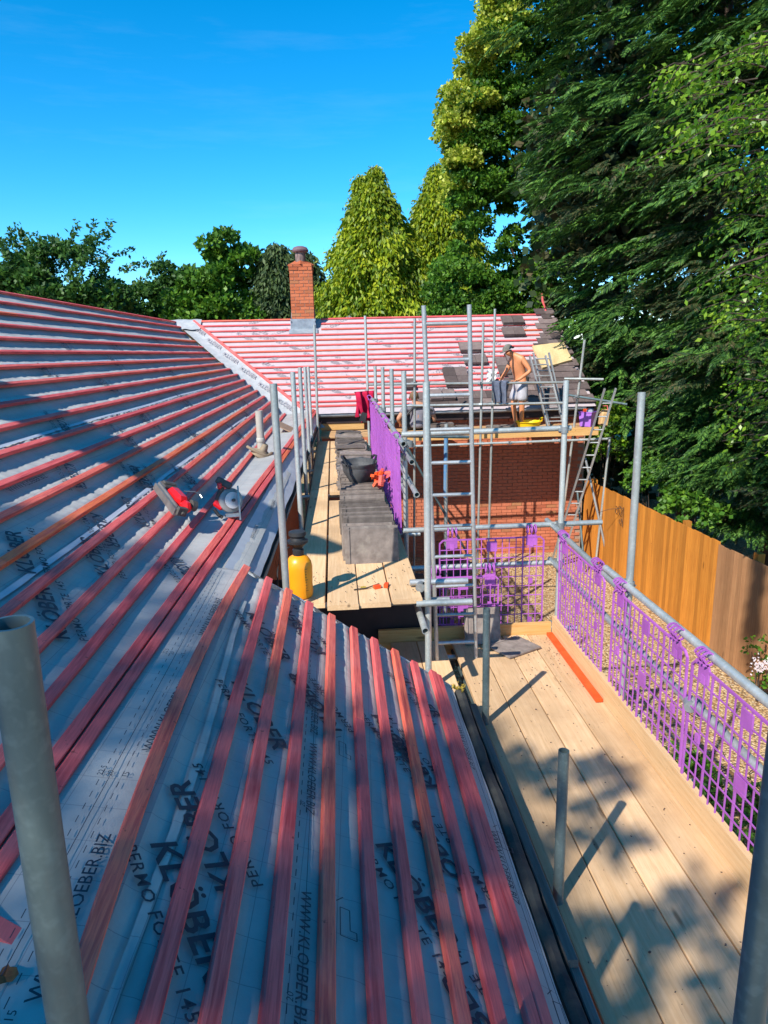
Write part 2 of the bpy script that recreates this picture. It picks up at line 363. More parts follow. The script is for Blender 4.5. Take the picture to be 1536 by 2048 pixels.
def surfA(X, Y):
    """height of the membrane plane of roof A (and its front extension B) at plan position X, Y"""
    if Y < 4.6 and X > -.626: return -2.2 - .59*(X-.68)
    prev = line_pt(0, Y)
    if X <= prev.x: return prev.z - .5*(X-prev.x)
    for k in range(1, KE+1):
        q = line_pt(k, Y)
        if X <= q.x:
            return prev.z + (q.z-prev.z)*(X-prev.x)/(q.x-prev.x)
        prev = q
    return prev.z - .58*(X-prev.x)
def wrn(x, y): return mnoise.noise(Vector((x, y, 0)))
def wrinkle(s, a, Y, amp=1.):
    """membrane sag: s 0..1 down the slope between two battens, a = index"""
    n = .5 + .5*mnoise.noise(Vector((a*3.7, Y*9., s*1.5))) ; n2 = mnoise.noise(Vector((a*1.3+5, Y*2.2, s*2)))
    n3 = mnoise.noise(Vector((a*9.1, Y*26, s*3)))
    return amp*(-.030*sin(pi*min(1, s*1.22)**.75)*(1+.35*n2) + .020*(s**3)*(1-s)*9*(.1+n+.9*n3))
# membrane A: grid over batten index and Y
def clipYfar(k):
    k0 = int(min(k, KD-.001)); t = k-k0
    return LINES[k0][1].y*(1-t) + LINES[k0+1][1].y*t
SUB = 10
kk = np.linspace(0, KE, KE*SUB+1)
rowsY = np.concatenate([np.arange(.6, 8.0, .025), np.arange(8.0, 19.0, .04)])
V = np.zeros((len(kk), len(rowsY), 3))
for j, Y in enumerate(rowsY):
    pts = [line_pt(k, Y) for k in range(KE+1)]
    for i, k in enumerate(kk):
        k0 = min(int(k+1e-9), KE-1); s = k-k0
        Ymax = clipYfar(k) if k < KD else (LINES[KD][1].y*(KE-k)+14.6*(k-KD))
        if Y > Ymax:
            Yc = Ymax; pa, pb = line_pt(k0, Yc), line_pt(k0+1, Yc)
        else: Yc = Y; pa, pb = pts[k0], pts[k0+1]
        p = pa.lerp(pb, s); amp = 1. if k < KD-1 else .3; amp *= .35+.65*max(0, min(1, (Y-3.3)/2.5))
        V[i, j] = (p.x, p.y, p.z + (wrinkle(s, k0, Yc, amp) if Yc == Y else 0.))
grid_mesh('membrane_main_slope', V, M['mem'], house, flip=True)
# membrane B, front extension down to the low eave
BX = [-.626, -.489, -.366, -.237, -.101, .035, .162, .29, .408, .525]
def vergeY(X): return 4.42 - .21*(X+.63)
xb = np.concatenate([np.linspace(BX[i], BX[i+1], 9)[:-1] for i in range(9)] + [np.linspace(.525, .70, 12)])
yb = np.linspace(.6, 4.42, 150)
V = np.zeros((len(xb), len(yb), 3))
for i, X in enumerate(xb):
    k0 = max([q for q in range(len(BX)) if BX[q] <= X+1e-6]); s = (X-BX[k0])/((BX[k0+1] if k0 < 9 else .70)-BX[k0])
    for j, Yq in enumerate(yb):
        Y = Yq*(vergeY(X)/4.42); edge = min(1, (vergeY(X)-Y)/.12)
        if k0 >= 9:
            X2 = X + .010*mnoise.noise(Vector((0, Y*2.2, 2)))*(s**2); z = -2.2-.59*(X-.68) + .008*s*mnoise.noise(Vector((3, Y*6, s))) - .012*s*s
        else: X2 = X; z = -2.2-.59*(X-.68) + wrinkle(s, k0+30, Y, .28+.55*max(0, 1-(vergeY(X)-Y)/.8))
        z += (1-edge)*.012*mnoise.noise(Vector((X*22, 0, 7)))
        V[i, j] = (X2, Y, z)
grid_mesh('membrane_front_slope', V, M['mem'], house, flip=True)
# loose folded edge of membrane along the verge
V = np.zeros((90, 8, 3))
for i in range(90):
    X = -.64+i/89*1.34
    for j in range(8):
        t = j/7; n = mnoise.noise(Vector((X*9, t*2, 1))); V[i, j] = (X, vergeY(X)+.0+.05*sin(t*2.2)*(1+.5*n), -2.2-.59*(X-.68)+.006+.012*n*(1-t) - .10*t*t)
grid_mesh('membrane_verge_fold', V, M['lap'], house, flip=True)

# --- battens
def batten(pts, w=.05, h=.03, mat='batten', normal=(.45, 0, .89), name='batten', seedv=0, taper=True):
    m = MB(); n = Vector(normal).normalized(); pts = [Vector(p) for p in pts]; N = len(pts); vs = []; fs = []
    for i, p in enumerate(pts):
        d = (pts[min(i+1, N-1)]-pts[max(i-1, 0)]).normalized(); r = d.cross(n).normalized(); u = r.cross(d)
        jw = .0015*mnoise.noise(Vector((p.x*3, p.y*4, seedv*1.7))); ww = w/2+jw
        b = p + r*(.003*mnoise.noise(Vector((p.y*1.1, p.x*2.3, 4)))); e = .0035
        vs += [b - r*ww, b - r*ww + u*(h-e), b - r*(ww-e) + u*h, b + r*(ww-e) + u*h, b + r*ww + u*(h-e), b + r*ww]
    for i in range(N-1):
        for k in range(6): j = (k+1) % 6; fs.append((i*6+k, i*6+j, (i+1)*6+j, (i+1)*6+k))
    fs.append((5, 4, 3, 2, 1, 0)); fs.append(tuple((N-1)*6+k for k in range(6)))
    m.add(vs, fs); return m.build(name, M[mat], house)
def seg(a, b, step=.22):
    n = max(2, int((b-a).length/step)); return [a.lerp(b, i/n) for i in range(n+1)]
LIFT = Vector((.004, 0, .008))
for k in range(KD+1):
    a, b = LINES[k]; dirv = (b-a)/(b.y-a.y)
    start = a + dirv*(.55-a.y if k > 9 else (-3.5)); end = a + dirv*(b.y - .05*random.random() + .03 - a.y)
    # battens come in lengths: two or three pieces butted together
    L = end.y-start.y; cuts = [0.] ; c = random.uniform(1.5, 4.0)
    while c < L-1.: cuts.append(c); c += random.uniform(3.6, 4.8)
    cuts.append(L)
    for i in range(len(cuts)-1):
        p0 = start+dirv*(cuts[i]+.002); p1 = start+dirv*(cuts[i+1]-.002); off = Vector((random.uniform(-.003, .003), 0, 0))
        batten([q+LIFT+off for q in seg(p0, p1)], .048, .029, 'batten', seedv=k*5+i, name='batten')
        if k == KD: batten([q+LIFT+Vector((.054, 0, -.024))+off*.4 for q in seg(p0, p1)], .048, .029, 'batten', seedv=k*5+i+90)
for k, X in enumerate(BX):
    z = -2.2-.59*(X-.68); y1 = vergeY(X) - .02 + random.uniform(-.015, .015)
    cut = random.uniform(1.4, 3.6) if k in (2, 5, 7) else None
    for (ya, yb_) in ([(.7, cut), (cut+.003, y1)] if cut else [(.7, y1)]):
        bow = (lambda y: -.055*sin(pi*(y-1)/3.4)) if k == 0 else (lambda y: 0)
        batten([q+LIFT+Vector((bow(q.y), 0, -.59*bow(q.y))) for q in seg(Vector((X+.004*k*(ya-.7)/3.7, ya, z-.59*.004*k*(ya-.7)/3.7)), Vector((X+.004*k*(yb_-.7)/3.7, yb_, z-.59*.004*k*(yb_-.7)/3.7)))], .050, .027, 'batten', (.508, 0, .861), seedv=k+50)
X = .578; z = -2.2-.59*(X-.68)
batten([q+LIFT for q in seg(Vector((X, .7, z)), Vector((X+.01, 4.15, z-.006)))], .050, .027, 'batten', (.508, 0, .861), seedv=77)
# short offcut batten lying across at the lower left
oc = thing('batten_offcut', 'short red batten offcut lying across the roof at the lower left corner', 'batten', (-.9, 1.4, -1.2))
nz = Vector((0, 0, .05)); a = pA_px(-80, 1850)+nz; b = pA_px(88, 1945)+nz
m_ = MB().bar(a, b, .05, .03, (.45, 0, .89)).build('batten_piece', M['batten'], oc)

# --- laps: visible free edges of the membrane sheets
def lap(pts, w, name='membrane_lap'):
    n = len(pts); V = np.zeros((n, 6, 3))
    for i, p in enumerate(pts):
        for j in range(6):
            s = j/5; X = p[0]-w*(1-s)*.9; Y = p[1]
            V[i, j] = (X, Y, surfA(X, Y)+.006+.014*s*(.4+.6*mnoise.noise(Vector((Y*2.5, p[0]*5, s)))**2*3)*.8)
    return grid_mesh(name, V, M['mem' if w < .035 else 'lap'], house, flip=True)
lap([(-.545-.012*sin(y*2.1)+.0*y, y) for y in np.linspace(.7, 3.9, 90)], .030)
for k, o, y0, y1 in ((5.78, 0, 7.2, 14.5), (9.72, 0, 4.2, 12.5), (13.75, 0, 3.0, 11.5)):
    pts = []
    for y in np.linspace(y0, y1, 150):
        k0 = int(k); q = line_pt(k0, y).lerp(line_pt(k0+1, y), k-k0+.03*sin(y*1.7)); pts.append((q.x, y))
    lap(pts, .036)

# --- printed lettering on the sheet
_txt = {}
def text_mesh(s, bold=.0, space=1.):
    key = (s, bold)
    if key in _txt: return _txt[key]
    cu = bpy.data.curves.new('t', 'FONT'); cu.body = s; cu.size = 1; cu.offset = bold; cu.space_character = space; cu.resolution_u = 2; cu.align_x = 'LEFT'
    o = bpy.data.objects.new('t', cu); COL.objects.link(o); bpy.context.view_layer.update()
    me = bpy.data.meshes.new_from_object(o.evaluated_get(bpy.context.evaluated_depsgraph_get()))
    bm = bmesh.new(); bm.from_mesh(me); bmesh.ops.triangulate(bm, faces=bm.faces)
    for it in range(2):
        bmesh.ops.subdivide_edges(bm, edges=[e for e in bm.edges if e.calc_length() > .22], cuts=1, use_grid_fill=False)
        bmesh.ops.triangulate(bm, faces=bm.faces)
    v = [(q.co.x, q.co.y) for q in bm.verts]; f = [tuple(x.index for x in q.verts) for q in bm.faces]; bm.free()
    COL.objects.unlink(o); bpy.data.objects.remove(o); _txt[key] = (v, f); return v, f
def put_text(mb, s, org, ang, size, surf, off=.009, bold=.0, up_slope=(.866,), space=1., squash=.86):
    v, f = text_mesh(s, bold, space); ca, sa = cos(ang), sin(ang); vs = []
    for (u, w) in v:
        X = org[0] + (u*ca - w*sa)*size*squash; Y = org[1] + (u*sa + w*ca)*size
        vs.append((X, Y, surf(X, Y)+off))
    mb.add(vs, f)
def surfAw(X, Y):
    z = surfA(X, Y)
    return z + .004
ink = MB(); D = -radians(56)
def stamp(mb, X, Y, ang, surf, sc=1.):
    put_text(mb, 'KLÖBER', (X, Y), ang, .125*sc, surf, bold=.018)
    c, s = cos(ang), sin(ang)
    put_text(mb, 'PERMO FORTE 145', (X - (-.085)*s*sc*.86*1., Y - .085*c*sc), ang, .058*sc, surf, bold=.008, space=1.15)
stamp(ink, -.60, 1.84, D, surfAw); stamp(ink, -.335, 1.80, D+pi, surfAw)
stamp(ink, .085, 2.27, D, surfAw); stamp(ink, .50, 2.17, D+pi*.98, surfAw)
stamp(ink, -.52, 2.95, D, surfAw); stamp(ink, -.02, 2.95, D+pi, surfAw); stamp(ink, .12, 3.25, D, surfAw); stamp(ink, .42, 2.85, D+pi, surfAw)
stamp(ink, -.55, 3.75, D, surfAw); stamp(ink, -.10, 3.70, D+pi, surfAw); stamp(ink, .30, 3.9, D, surfAw, .9)
stamp(ink, .2, 1.5, D, surfAw); stamp(ink, .53, 1.45, D+pi, surfAw)
for (x, y) in ((-1.55, 2.6), (-1.25, 2.1), (-1.5, 3.4), (-1.2, 2.95), (-1.25, 3.75), (-1.6, 4.5), (-1.3, 4.75), (-2.0, 5.2), (-1.75, 5.9), (-2.45, 6.3), (-2.1, 6.9), (-1.5, 6.6), (-2.9, 7.6), (-2.5, 8.3), (-1.8, 8.4), (-1.4, 8.0), (-3.3, 9.4), (-2.9, 10), (-2.2, 10.2), (-1.5, 10.0), (-3.4, 11.5), (-2.8, 12), (-2.0, 12), (-1.3, 11.6), (-3.2, 14), (-2.4, 14), (-1.8, 13.2), (-1.45, 5.6), (-1.9, 7.6), (-1.1, 4.35)):
    r = random.random(); stamp(ink, x, y, D + (pi if r > .5 else 0), surfAw, 1.0)
def www(mb, X, Y, ang=pi/2-.03, sc=1.):
    put_text(mb, 'WWW.KLOEBER.BIZ', (X, Y), ang, .052*sc, surfAw, bold=.006)
www(ink, -.70, 1.30, pi/2+.02, 1.15); www(ink, -.70, 2.28, pi/2-.05, 1.15); www(ink, -.69, 3.30, pi/2-.02, 1.1)
for q in (1.1, 1.9, 2.75, 3.3): www(ink, -.165, q, -pi/2)
for q in (1.25, 2.2, 3.1): www(ink, .625, q+.5, -pi/2, .9)
www(ink, -1.95, 4.25, pi/2-.03, 1.1); www(ink, -1.80, 5.1, pi/2-.03, 1.1); www(ink, -.66, 5.2, pi/2, .8); www(ink, -.60, 6.2, pi/2, .8)
for tx, dx in (('22.5', -.88), ('20', -.85), ('15', -.80)):
    for y in (1.25, 2.12, 3.05): put_text(ink, tx, (dx+.06, y), pi/2-.03, .032, surfAw)
for tx, dx in (('22.5', -.20), ('20', -.17)):
    for y in (1.5, 2.3): put_text(ink, tx, (dx, y), pi/2, .03, surfAw)
def dash(x0, x1, y0, y1, dashed=True, w=.0028):
    n = int((y1-y0)/.03)
    for i in range(n):
        if dashed and i % 2: continue
        ya, yb2 = y0+(y1-y0)*i/n, y0+(y1-y0)*(i+1)/n; t = (i+.5)/n; x = x0+(x1-x0)*t
        ink.add([(x-w/2, ya, surfAw(x, ya)+.009), (x+w/2, ya, surfAw(x, ya)+.009), (x+w/2, yb2, surfAw(x, yb2)+.009), (x-w/2, yb2, surfAw(x, yb2)+.009)], [(0, 1, 2, 3)])
for dx in (-.845, -.818): dash(dx, dx+.06, .8, 4.3, dx == -.845)
dash(-.775, -.735, .8, 3.9); dash(-.66, -.65, .8, 4.2, False, .0018)
dash(-.185, -.185, .8, 4.2); dash(-.15, -.15, .8, 4.2, False, .0018); dash(.655, .66, .8, 4.0, False, .0018); dash(.68, .68, .8, 4.0, False, .0018)
# small cutter pictogram
for (bx, by) in ((-.045, 1.78), (.655, 1.75), (-.04, 2.75), (.66, 2.6)):
    P = [((0, 0), (0, .11)), ((0, .11), (.03, .11)), ((.03, .11), (.03, .03)), ((.03, .03), (.05, .03)), ((.05, .03), (.05, 0)), ((.05, 0), (0, 0)), ((-.012, .13), (.01, .155))]
    for (p, q) in P:
        ax, ay = bx+p[0], by+p[1]; cx, cy = bx+q[0], by+q[1]; l = sqrt((cx-ax)**2+(cy-ay)**2); nx, ny = -(cy-ay)/l*.0015, (cx-ax)/l*.0015
        ink.add([(X, Y, surfAw(X, Y)+.009) for X, Y in ((ax-nx, ay-ny), (cx-nx, cy-ny), (cx+nx, cy+ny), (ax+nx, ay+ny))], [(0, 1, 2, 3)])
ink.build('printed_lettering', M['ink'], house)

# --- roof C: the cross wing
EC, RCY = 14.75, 17.95; XR = 5.56
ZC = lambda Y: .575 + .62*(Y-17.95)
def vR(Y):   # right edge of the valley liner
    a, b = pC_px(400, 655), pC_px(588, 807); return a.x + (b.x-a.x)*(Y-a.y)/(b.y-a.y)
def vL(Y):
    a, b = pC_px(357, 650), pC_px(556, 824); return a.x + (b.x-a.x)*(Y-a.y)/(b.y-a.y)
V = np.zeros((160, 90, 3))
for j, Y in enumerate(np.linspace(EC-.05, RCY, 90)):
    for i in range(160):
        X = vR(Y)-.02 + (XR-vR(Y)+.02)*i/159; s = ((Y-EC)/.1955) % 1
        V[i, j] = (X, Y, ZC(Y) + .010*sin(pi*s)*mnoise.noise(Vector((X*2.2, Y*5, 0))) + .006*mnoise.noise(Vector((X*9, Y*3, 1))))
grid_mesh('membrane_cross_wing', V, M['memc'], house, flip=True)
V = np.zeros((80, 12, 3))
for i, Y in enumerate(np.linspace(14.3, 17.98, 80)):
    for j in range(12):
        t = j/11; X = vL(Y)-.03 + (vR(Y)-vL(Y)+.05)*t
        V[i, j] = (X, Y, ZC(Y)+.02 - .035*sin(pi*t) + .008*mnoise.noise(Vector((X*6, Y*5, 2))))
grid_mesh('valley_liner', V, M['valley'], house, flip=True)
vt = MB()
for q in range(6):
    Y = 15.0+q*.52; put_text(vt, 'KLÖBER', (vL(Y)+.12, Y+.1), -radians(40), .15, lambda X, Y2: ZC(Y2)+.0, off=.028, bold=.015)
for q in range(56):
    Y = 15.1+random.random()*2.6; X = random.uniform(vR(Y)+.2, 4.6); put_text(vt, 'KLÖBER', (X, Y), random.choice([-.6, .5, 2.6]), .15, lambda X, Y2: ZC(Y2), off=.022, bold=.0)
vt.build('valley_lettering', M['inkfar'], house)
battY = [17.90, 17.71, 17.50, 17.29, 17.10, 16.91, 16.71, 16.53, 16.36, 16.16, 15.98, 15.79, 15.60, 15.41, 15.23, 15.03, 14.90]
NC = (0, -.527, .85)
def slateX(Y):     # left edge of the laid tiles
    t = (Y-EC)/(RCY-EC); return 5.35 - .9*(1-t)**1.0 - (.75 if t < .42 else 0) - (1.9 if t < .12 else 0)
for k, Y in enumerate(battY):
    x0 = vR(Y)+.04; x1 = min(XR-.03, slateX(Y)+.3); spans = [(x0, x1)]
    if k in (0, 1, 2): spans = [(x0, -1.0), (-.26, x1)]
    for (a, b) in spans:
        c = a
        while c < b-.05:
            e = min(b, c+random.uniform(3.4, 4.6)); e = b if b-e < .6 else e
            batten([q+Vector((0, -.006, .012)) for q in seg(Vector((c, Y, ZC(Y))), Vector((e-.003, Y+random.uniform(-.012, .012), ZC(Y))), .5)], .040, .028, 'battenx', NC, seedv=k+120); c = e
# valley side battens
a_, b_ = pC_px(402, 652), pC_px(640, 850)
batten([q+Vector((0, 0, .03)) for q in seg(Vector((vR(17.9), 17.9, ZC(17.9))), Vector((vR(14.8), 14.8, ZC(14.8))), .5)], .06, .03, 'battenx', NC, seedv=3)
# back slopes, so the ridges are solid
mb = MB()
mb.add([(vL(17.95)-4, 17.95, .56), (XR, 17.95, .56), (XR, 21.3, -1.5), (vL(17.95)-4, 21.3, -1.5)], [(0, 1, 2, 3)])
r0, r1 = line_pt(0, 2.), line_pt(0, 18)
mb.add([(r0.x, r0.y, r0.z-.01), (r1.x, r1.y, r1.z-.01), (r1.x-4, r1.y, r1.z-2.2), (r0.x-4, r0.y, r0.z-2.2)], [(0, 1, 2, 3)])
mb.build('rear_slope', M['mem'], house)
# ridge cap patch of grey sheet where the two ridges meet
V = np.zeros((24, 10, 3))
for i in range(24):
    for j in range(10):
        X = -4.15+i/23*1.0; t = j/9; V[i, j] = (X, 17.55+t*.7, min(ZC(17.55+t*.7), .575-.5*(17.55+t*.7-17.95))+.05+.03*mnoise.noise(Vector((X*5, t*4, 3))))
grid_mesh('ridge_patch', V, M['valley'], house, flip=True)
# laid tiles on the cross wing
def tile_mesh(w, l, t, name):
    m = MB(); m.boxm((0, 0, 0), w, l, t); me = bpy.data.meshes.new(name); me.from_pydata(m.v, [], m.f); me.materials.append(M['slate']); return me
tm = [tile_mesh(.235+.004*i, .30, .020, 'tile') for i in range(3)]
pitch = atan2(.62, 1); nt_ = 0
for r in range(17):
    Y = EC + .03 + r*.1935; sx = slateX(Y)
    off = .12 if r % 2 else 0
    n = int((XR+.03-sx)/.245)
    for c in range(n+1):
        X = XR+.02-.12-off - c*.245
        if X < sx - .12: break
        o = link('roof_tile', tm[(r+c) % 3], house, loc=(X+random.uniform(-.003, .003), Y+.09, ZC(Y+.09)+.055+random.uniform(0, .005)))
        o.rotation_euler = (pitch-.075, random.uniform(-.01, .01), random.uniform(-.008, .008)); nt_ += 1
# eaves: fascia, gutter, verge boards
MB().box(-.35, XR+.05, 14.84, 14.865, -1.66, -1.44).build('fascia_board', M['soffit'], house)
MB().box(-.35, XR+.02, 14.865, 15.0, -1.66, -1.64).build('soffit', M['fascia'], house)
gm = MB(); gm.tube((-.35, 14.78, -1.47), (XR-.2, 14.78, -1.47), .055, 12, False); gm.build('gutter', M['lead'], house, True)
MB().add([(XR-.01, 14.7, ZC(14.7)-.01), (XR-.01, 17.95, .565), (XR-.01, 21.3, -1.52), (XR-.01, 21.3, -1.72), (XR-.01, 17.95, .365), (XR-.01, 14.7, ZC(14.7)-.21),
          (XR+.02, 14.7, ZC(14.7)-.01), (XR+.02, 17.95, .565), (XR+.02, 21.3, -1.52), (XR+.02, 21.3, -1.72), (XR+.02, 17.95, .365), (XR+.02, 14.7, ZC(14.7)-.21)],
         [(0, 1, 4, 5), (1, 2, 3, 4), (6, 11, 10, 7), (7, 10, 9, 8), (0, 6, 7, 1), (1, 7, 8, 2)]).build('bargeboard', M['soffit'], house)
# eave A: rolled membrane edge, gutter and dark fascia
g = MB(); e0, e1 = line_pt(KE, 4.46), line_pt(KE, 14.5)
def gut(mb, p0, p1, r, out):
    n = 9; L = (Vector(p1)-Vector(p0)).length; m = int(L/.5)+1; vs = []; fs = []
    for i in range(m+1):
        c = Vector(p0).lerp(Vector(p1), i/m)
        for k in range(n): a = pi+pi*k/(n-1); vs.append(c+Vector((cos(a)*r, 0, sin(a)*r)))
        for k in range(n): a = 2*pi-pi*k/(n-1); vs.append(c+Vector((cos(a)*(r-.006), 0, sin(a)*(r-.006))))
    N = 2*n
    for i in range(m):
        for k in range(N): j = (k+1) % N; fs.append((i*N+k, i*N+j, (i+1)*N+j, (i+1)*N+k))
    fs.append(tuple(range(N))); fs.append(tuple(m*N+k for k in range(N))[::-1]); mb.add(vs, fs)
gut(g, (e0.x+.07, e0.y+.03, e0.z-.055), (e1.x+.07, e1.y, e1.z-.055), .052, 1)
g.build('gutter', M['black'], house, True)
MB().bar((e0.x-.01, e0.y, e0.z-.12), (e1.x-.01, e1.y, e1.z-.12), .022, .17).build('fascia_board', M['soffit'], house)
V = np.zeros((260, 7, 3))
for i, Y in enumerate(np.linspace(4.42, 14.3, 260)):
    p = line_pt(KE, Y)
    for j in range(7):
        s = j/6; n = mnoise.noise(Vector((Y*5, s*2, 9))); n2 = mnoise.noise(Vector((Y*1.7, 0, 3)))
        V[i, j] = (p.x-.13+.20*s+.015*n2*s, Y, surfA(p.x-.13, Y)-.58*(.20*s) + .012+.006*n-.02*s*s)
grid_mesh('eave_strip', V, M['lap'], house, flip=True)
# gutter B (old, black) with the verge end
g = MB(); gut(g, (.742, .5, -2.275), (.742, 4.25, -2.275), .052, 1); g.build('gutter', M['gutter'], house, True)
gf = MB(); pts = [(.742+.004*sin(y*5), y, -2.272+.005*sin(y*11)) for y in np.arange(.5, 4.2, .06)]; gf.path(pts, .040, 8, [.037+.006*mnoise.noise(Vector((0, p[1]*7, 0))) for p in pts]).build('gutter_moss', M['gutter'], house, True)
MB().box(.665, .683, .5, 4.2, -2.42, -2.235).build('fascia_board', M['soffit'], house)
# moss tufts at the gutter end
mo = simple('moss', (.45, .30, .04), (.22, .18, .03), 30, 1, bmp=1)
mb = MB()
for i in range(26):
    c = Vector((.735+random.gauss(0, .025), 4.17+random.gauss(0, .035), -2.235+random.gauss(0, .01)))
    for q in range(3): d = Vector((random.gauss(0, 1), random.gauss(0, 1), random.random()+.4)).normalized()*.025; e = Vector((random.gauss(0, 1), random.gauss(0, 1), 0)).normalized()*.008; mb.add([c-e, c+d, c+e], [(0, 1, 2)])
mb.build('moss_tuft', mo, house)

# --- walls
wallm = M['mortar']
w = MB(); w.box(-.30, XR-.10, 15.0, 15.2, GZ-.3, -1.6); w.box(XR-.3, XR-.10, 15.2, 20.8, GZ-.3, -1.6)
w.add([(XR-.11, 15.2, -1.6), (XR-.11, 17.95, .45), (XR-.11, 20.8, -1.5), (XR-.3, 15.2, -1.6), (XR-.3, 17.95, .45), (XR-.3, 20.8, -1.5)], [(0, 2, 1), (3, 4, 5)])
cw = w.build('wall', wallm, house)
bmeshes = []
for i in range(4):
    m = MB(); m.boxm((0, 0, 0), .215, .03, .065); me = bpy.data.meshes.new('brick'); me.from_pydata(m.v, [], m.f); me.materials.append(M['brick']); bmeshes.append(me)
rest = MB(); cnt = 0; cand = []
for r in range(41):
    z = -4.72 + r*.075
    for c in range(27):
        x = -.2 + (r % 2)*.1125 + c*.225
        if x > XR-.2 or z > -1.66: continue
        vis = (2.0 < x < 5.0 and z < -3.55)
        cand.append((not vis, x, z))
cand.sort(key=lambda t: (t[0], t[2]))
for i, (v, x, z) in enumerate(cand):
    if i < 270:
        o = link('brick', bmeshes[i % 4], cw, loc=(x, 14.991+random.uniform(-.003, .003), z))
    else: rest.boxm((x, 14.991+random.uniform(-.003, .003), z), .213, .03, .064)
ro = rest.build('brickwork', M['brick'], cw); ro['kind'] = 'stuff'
# walls hidden behind the scaffolds, under eave A and below roof B
def brickwall(x0, y0, x1, y1, z0, z1, nm='wall'):
    d = Vector((x1-x0, y1-y0, 0)); L = d.length; d /= L; n = Vector((d.y, -d.x, 0)); b = MB(); s = MB()
    s.add([Vector((x0, y0, z0)), Vector((x1, y1, z0)), Vector((x1, y1, z1)), Vector((x0, y0, z1))], [(0, 1, 2, 3)])
    p = s.build(nm, wallm, house)
    Mx = Matrix(((d.x, n.x, 0), (d.y, n.y, 0), (0, 0, 1)))
    for r in range(int((z1-z0)/.075)):
        for c in range(int(L/.225)):
            q = Vector((x0, y0, z0+.04+r*.075)) + d*(.11+(r % 2)*.11+c*.225); b.boxm(q, .215, .02, .065, Mx)
    o = b.build('brickwork', M['brick'], p); o['kind'] = 'stuff'
brickwall(-.85, 4.0, -.85, 15.0, GZ-.1, -1.62); brickwall(.55, .3, .55, 4.0, GZ-.05, -2.3); brickwall(.55, 4.0, -.85, 4.0, GZ-.05, -2.42)

# --- chimney on the cross wing ridge
chy = MB(); cx0, cx1, cy0, cy1 = -.955, -.415, 17.50, 18.05
chy.box(cx0+.006, cx1-.006, cy0+.006, cy1-.006, -.2, 1.82); chim = chy.build('chimney', M['mortar'], house)
cb = {}
def cbrick(l, wdt):
    k = (round(l, 3), round(wdt, 3))
    if k not in cb:
        m = MB(); m.boxm((0, 0, 0), l, wdt, .064); me = bpy.data.meshes.new('chimney_brick'); me.from_pydata(m.v, [], m.f); me.materials.append(M['cbrick']); cb[k] = me
    return cb[k]
rr = 0; z = .36
while z < 1.80:
    top = z > 1.68; g_ = .012 if top else 0
    x = cx0-g_; first = (rr % 2 == 0); lens = ([.215, .215, .10] if first else [.10, .215, .215]);
    for l in lens:
        o = link('brick', cbrick(l-.010, .11), chim, loc=(x+l/2+.002, cy0+.05-g_+random.uniform(-.002, .002), z)); x += l+.006
    y = cy0+.12
    for l in ([.215, .215] if first else [.10, .215, .10]):
        o = link('brick', cbrick(.10, l-.01), chim, loc=(cx1-.045+g_, y+l/2, z)); o = link('brick', cbrick(.10, l-.01), chim, loc=(cx0+.045-g_, y+l/2, z)); y += l
    z += .075; rr += 1
MB().lathe(((cx0+cx1)/2, (cy0+cy1)/2, 1.81), [(.33, 0), (.30, .02), (.17, .085), (.15, .10)], 4, sx=1).build('flaunching', M['cbrick'], house)
pc = Vector(((cx0+cx1)/2+.0, (cy0+cy1)/2-.02, 1.86))
MB().lathe(pc, [(.125, 0), (.125, .22), (.135, .23), (.11, .26)], 20).build('chimney_pot', simple('clay_pot', (.30, .20, .17), (.06, .05, .055), 7, .8, stretch=(3, 3, .6)), house, True)
MB().lathe(pc+Vector((0, 0, .25)), [(.10, -.03), (.185, .0), (.20, .035), (.16, .10), (.09, .125), (.0, .13)], 20).build('chimney_cowl', simple('cowl', (.20, .12, .13), (.13, .08, .09), 7, .5), house, True)
lf = MB(); zf = ZC(cy0)
lf.box(cx0-.03, cx1+.03, cy0-.012, cy0-.002, zf+.0, zf+.27); lf.boxm(((cx0+cx1)/2, cy0-.10, zf-.02), .68, .22, .012, Matrix.Rotation(pitch, 3, 'X'))
lf.boxm((cx0-.012, cy0+.25, ZC(cy0+.25)+.12), .01, .56, .22, Matrix.Rotation(pitch, 3, 'X')); lf.boxm((cx1+.012, cy0+.25, ZC(cy0+.25)+.12), .01, .56, .22, Matrix.Rotation(pitch, 3, 'X'))
lf.build('lead_flashing', M['lead'], house)
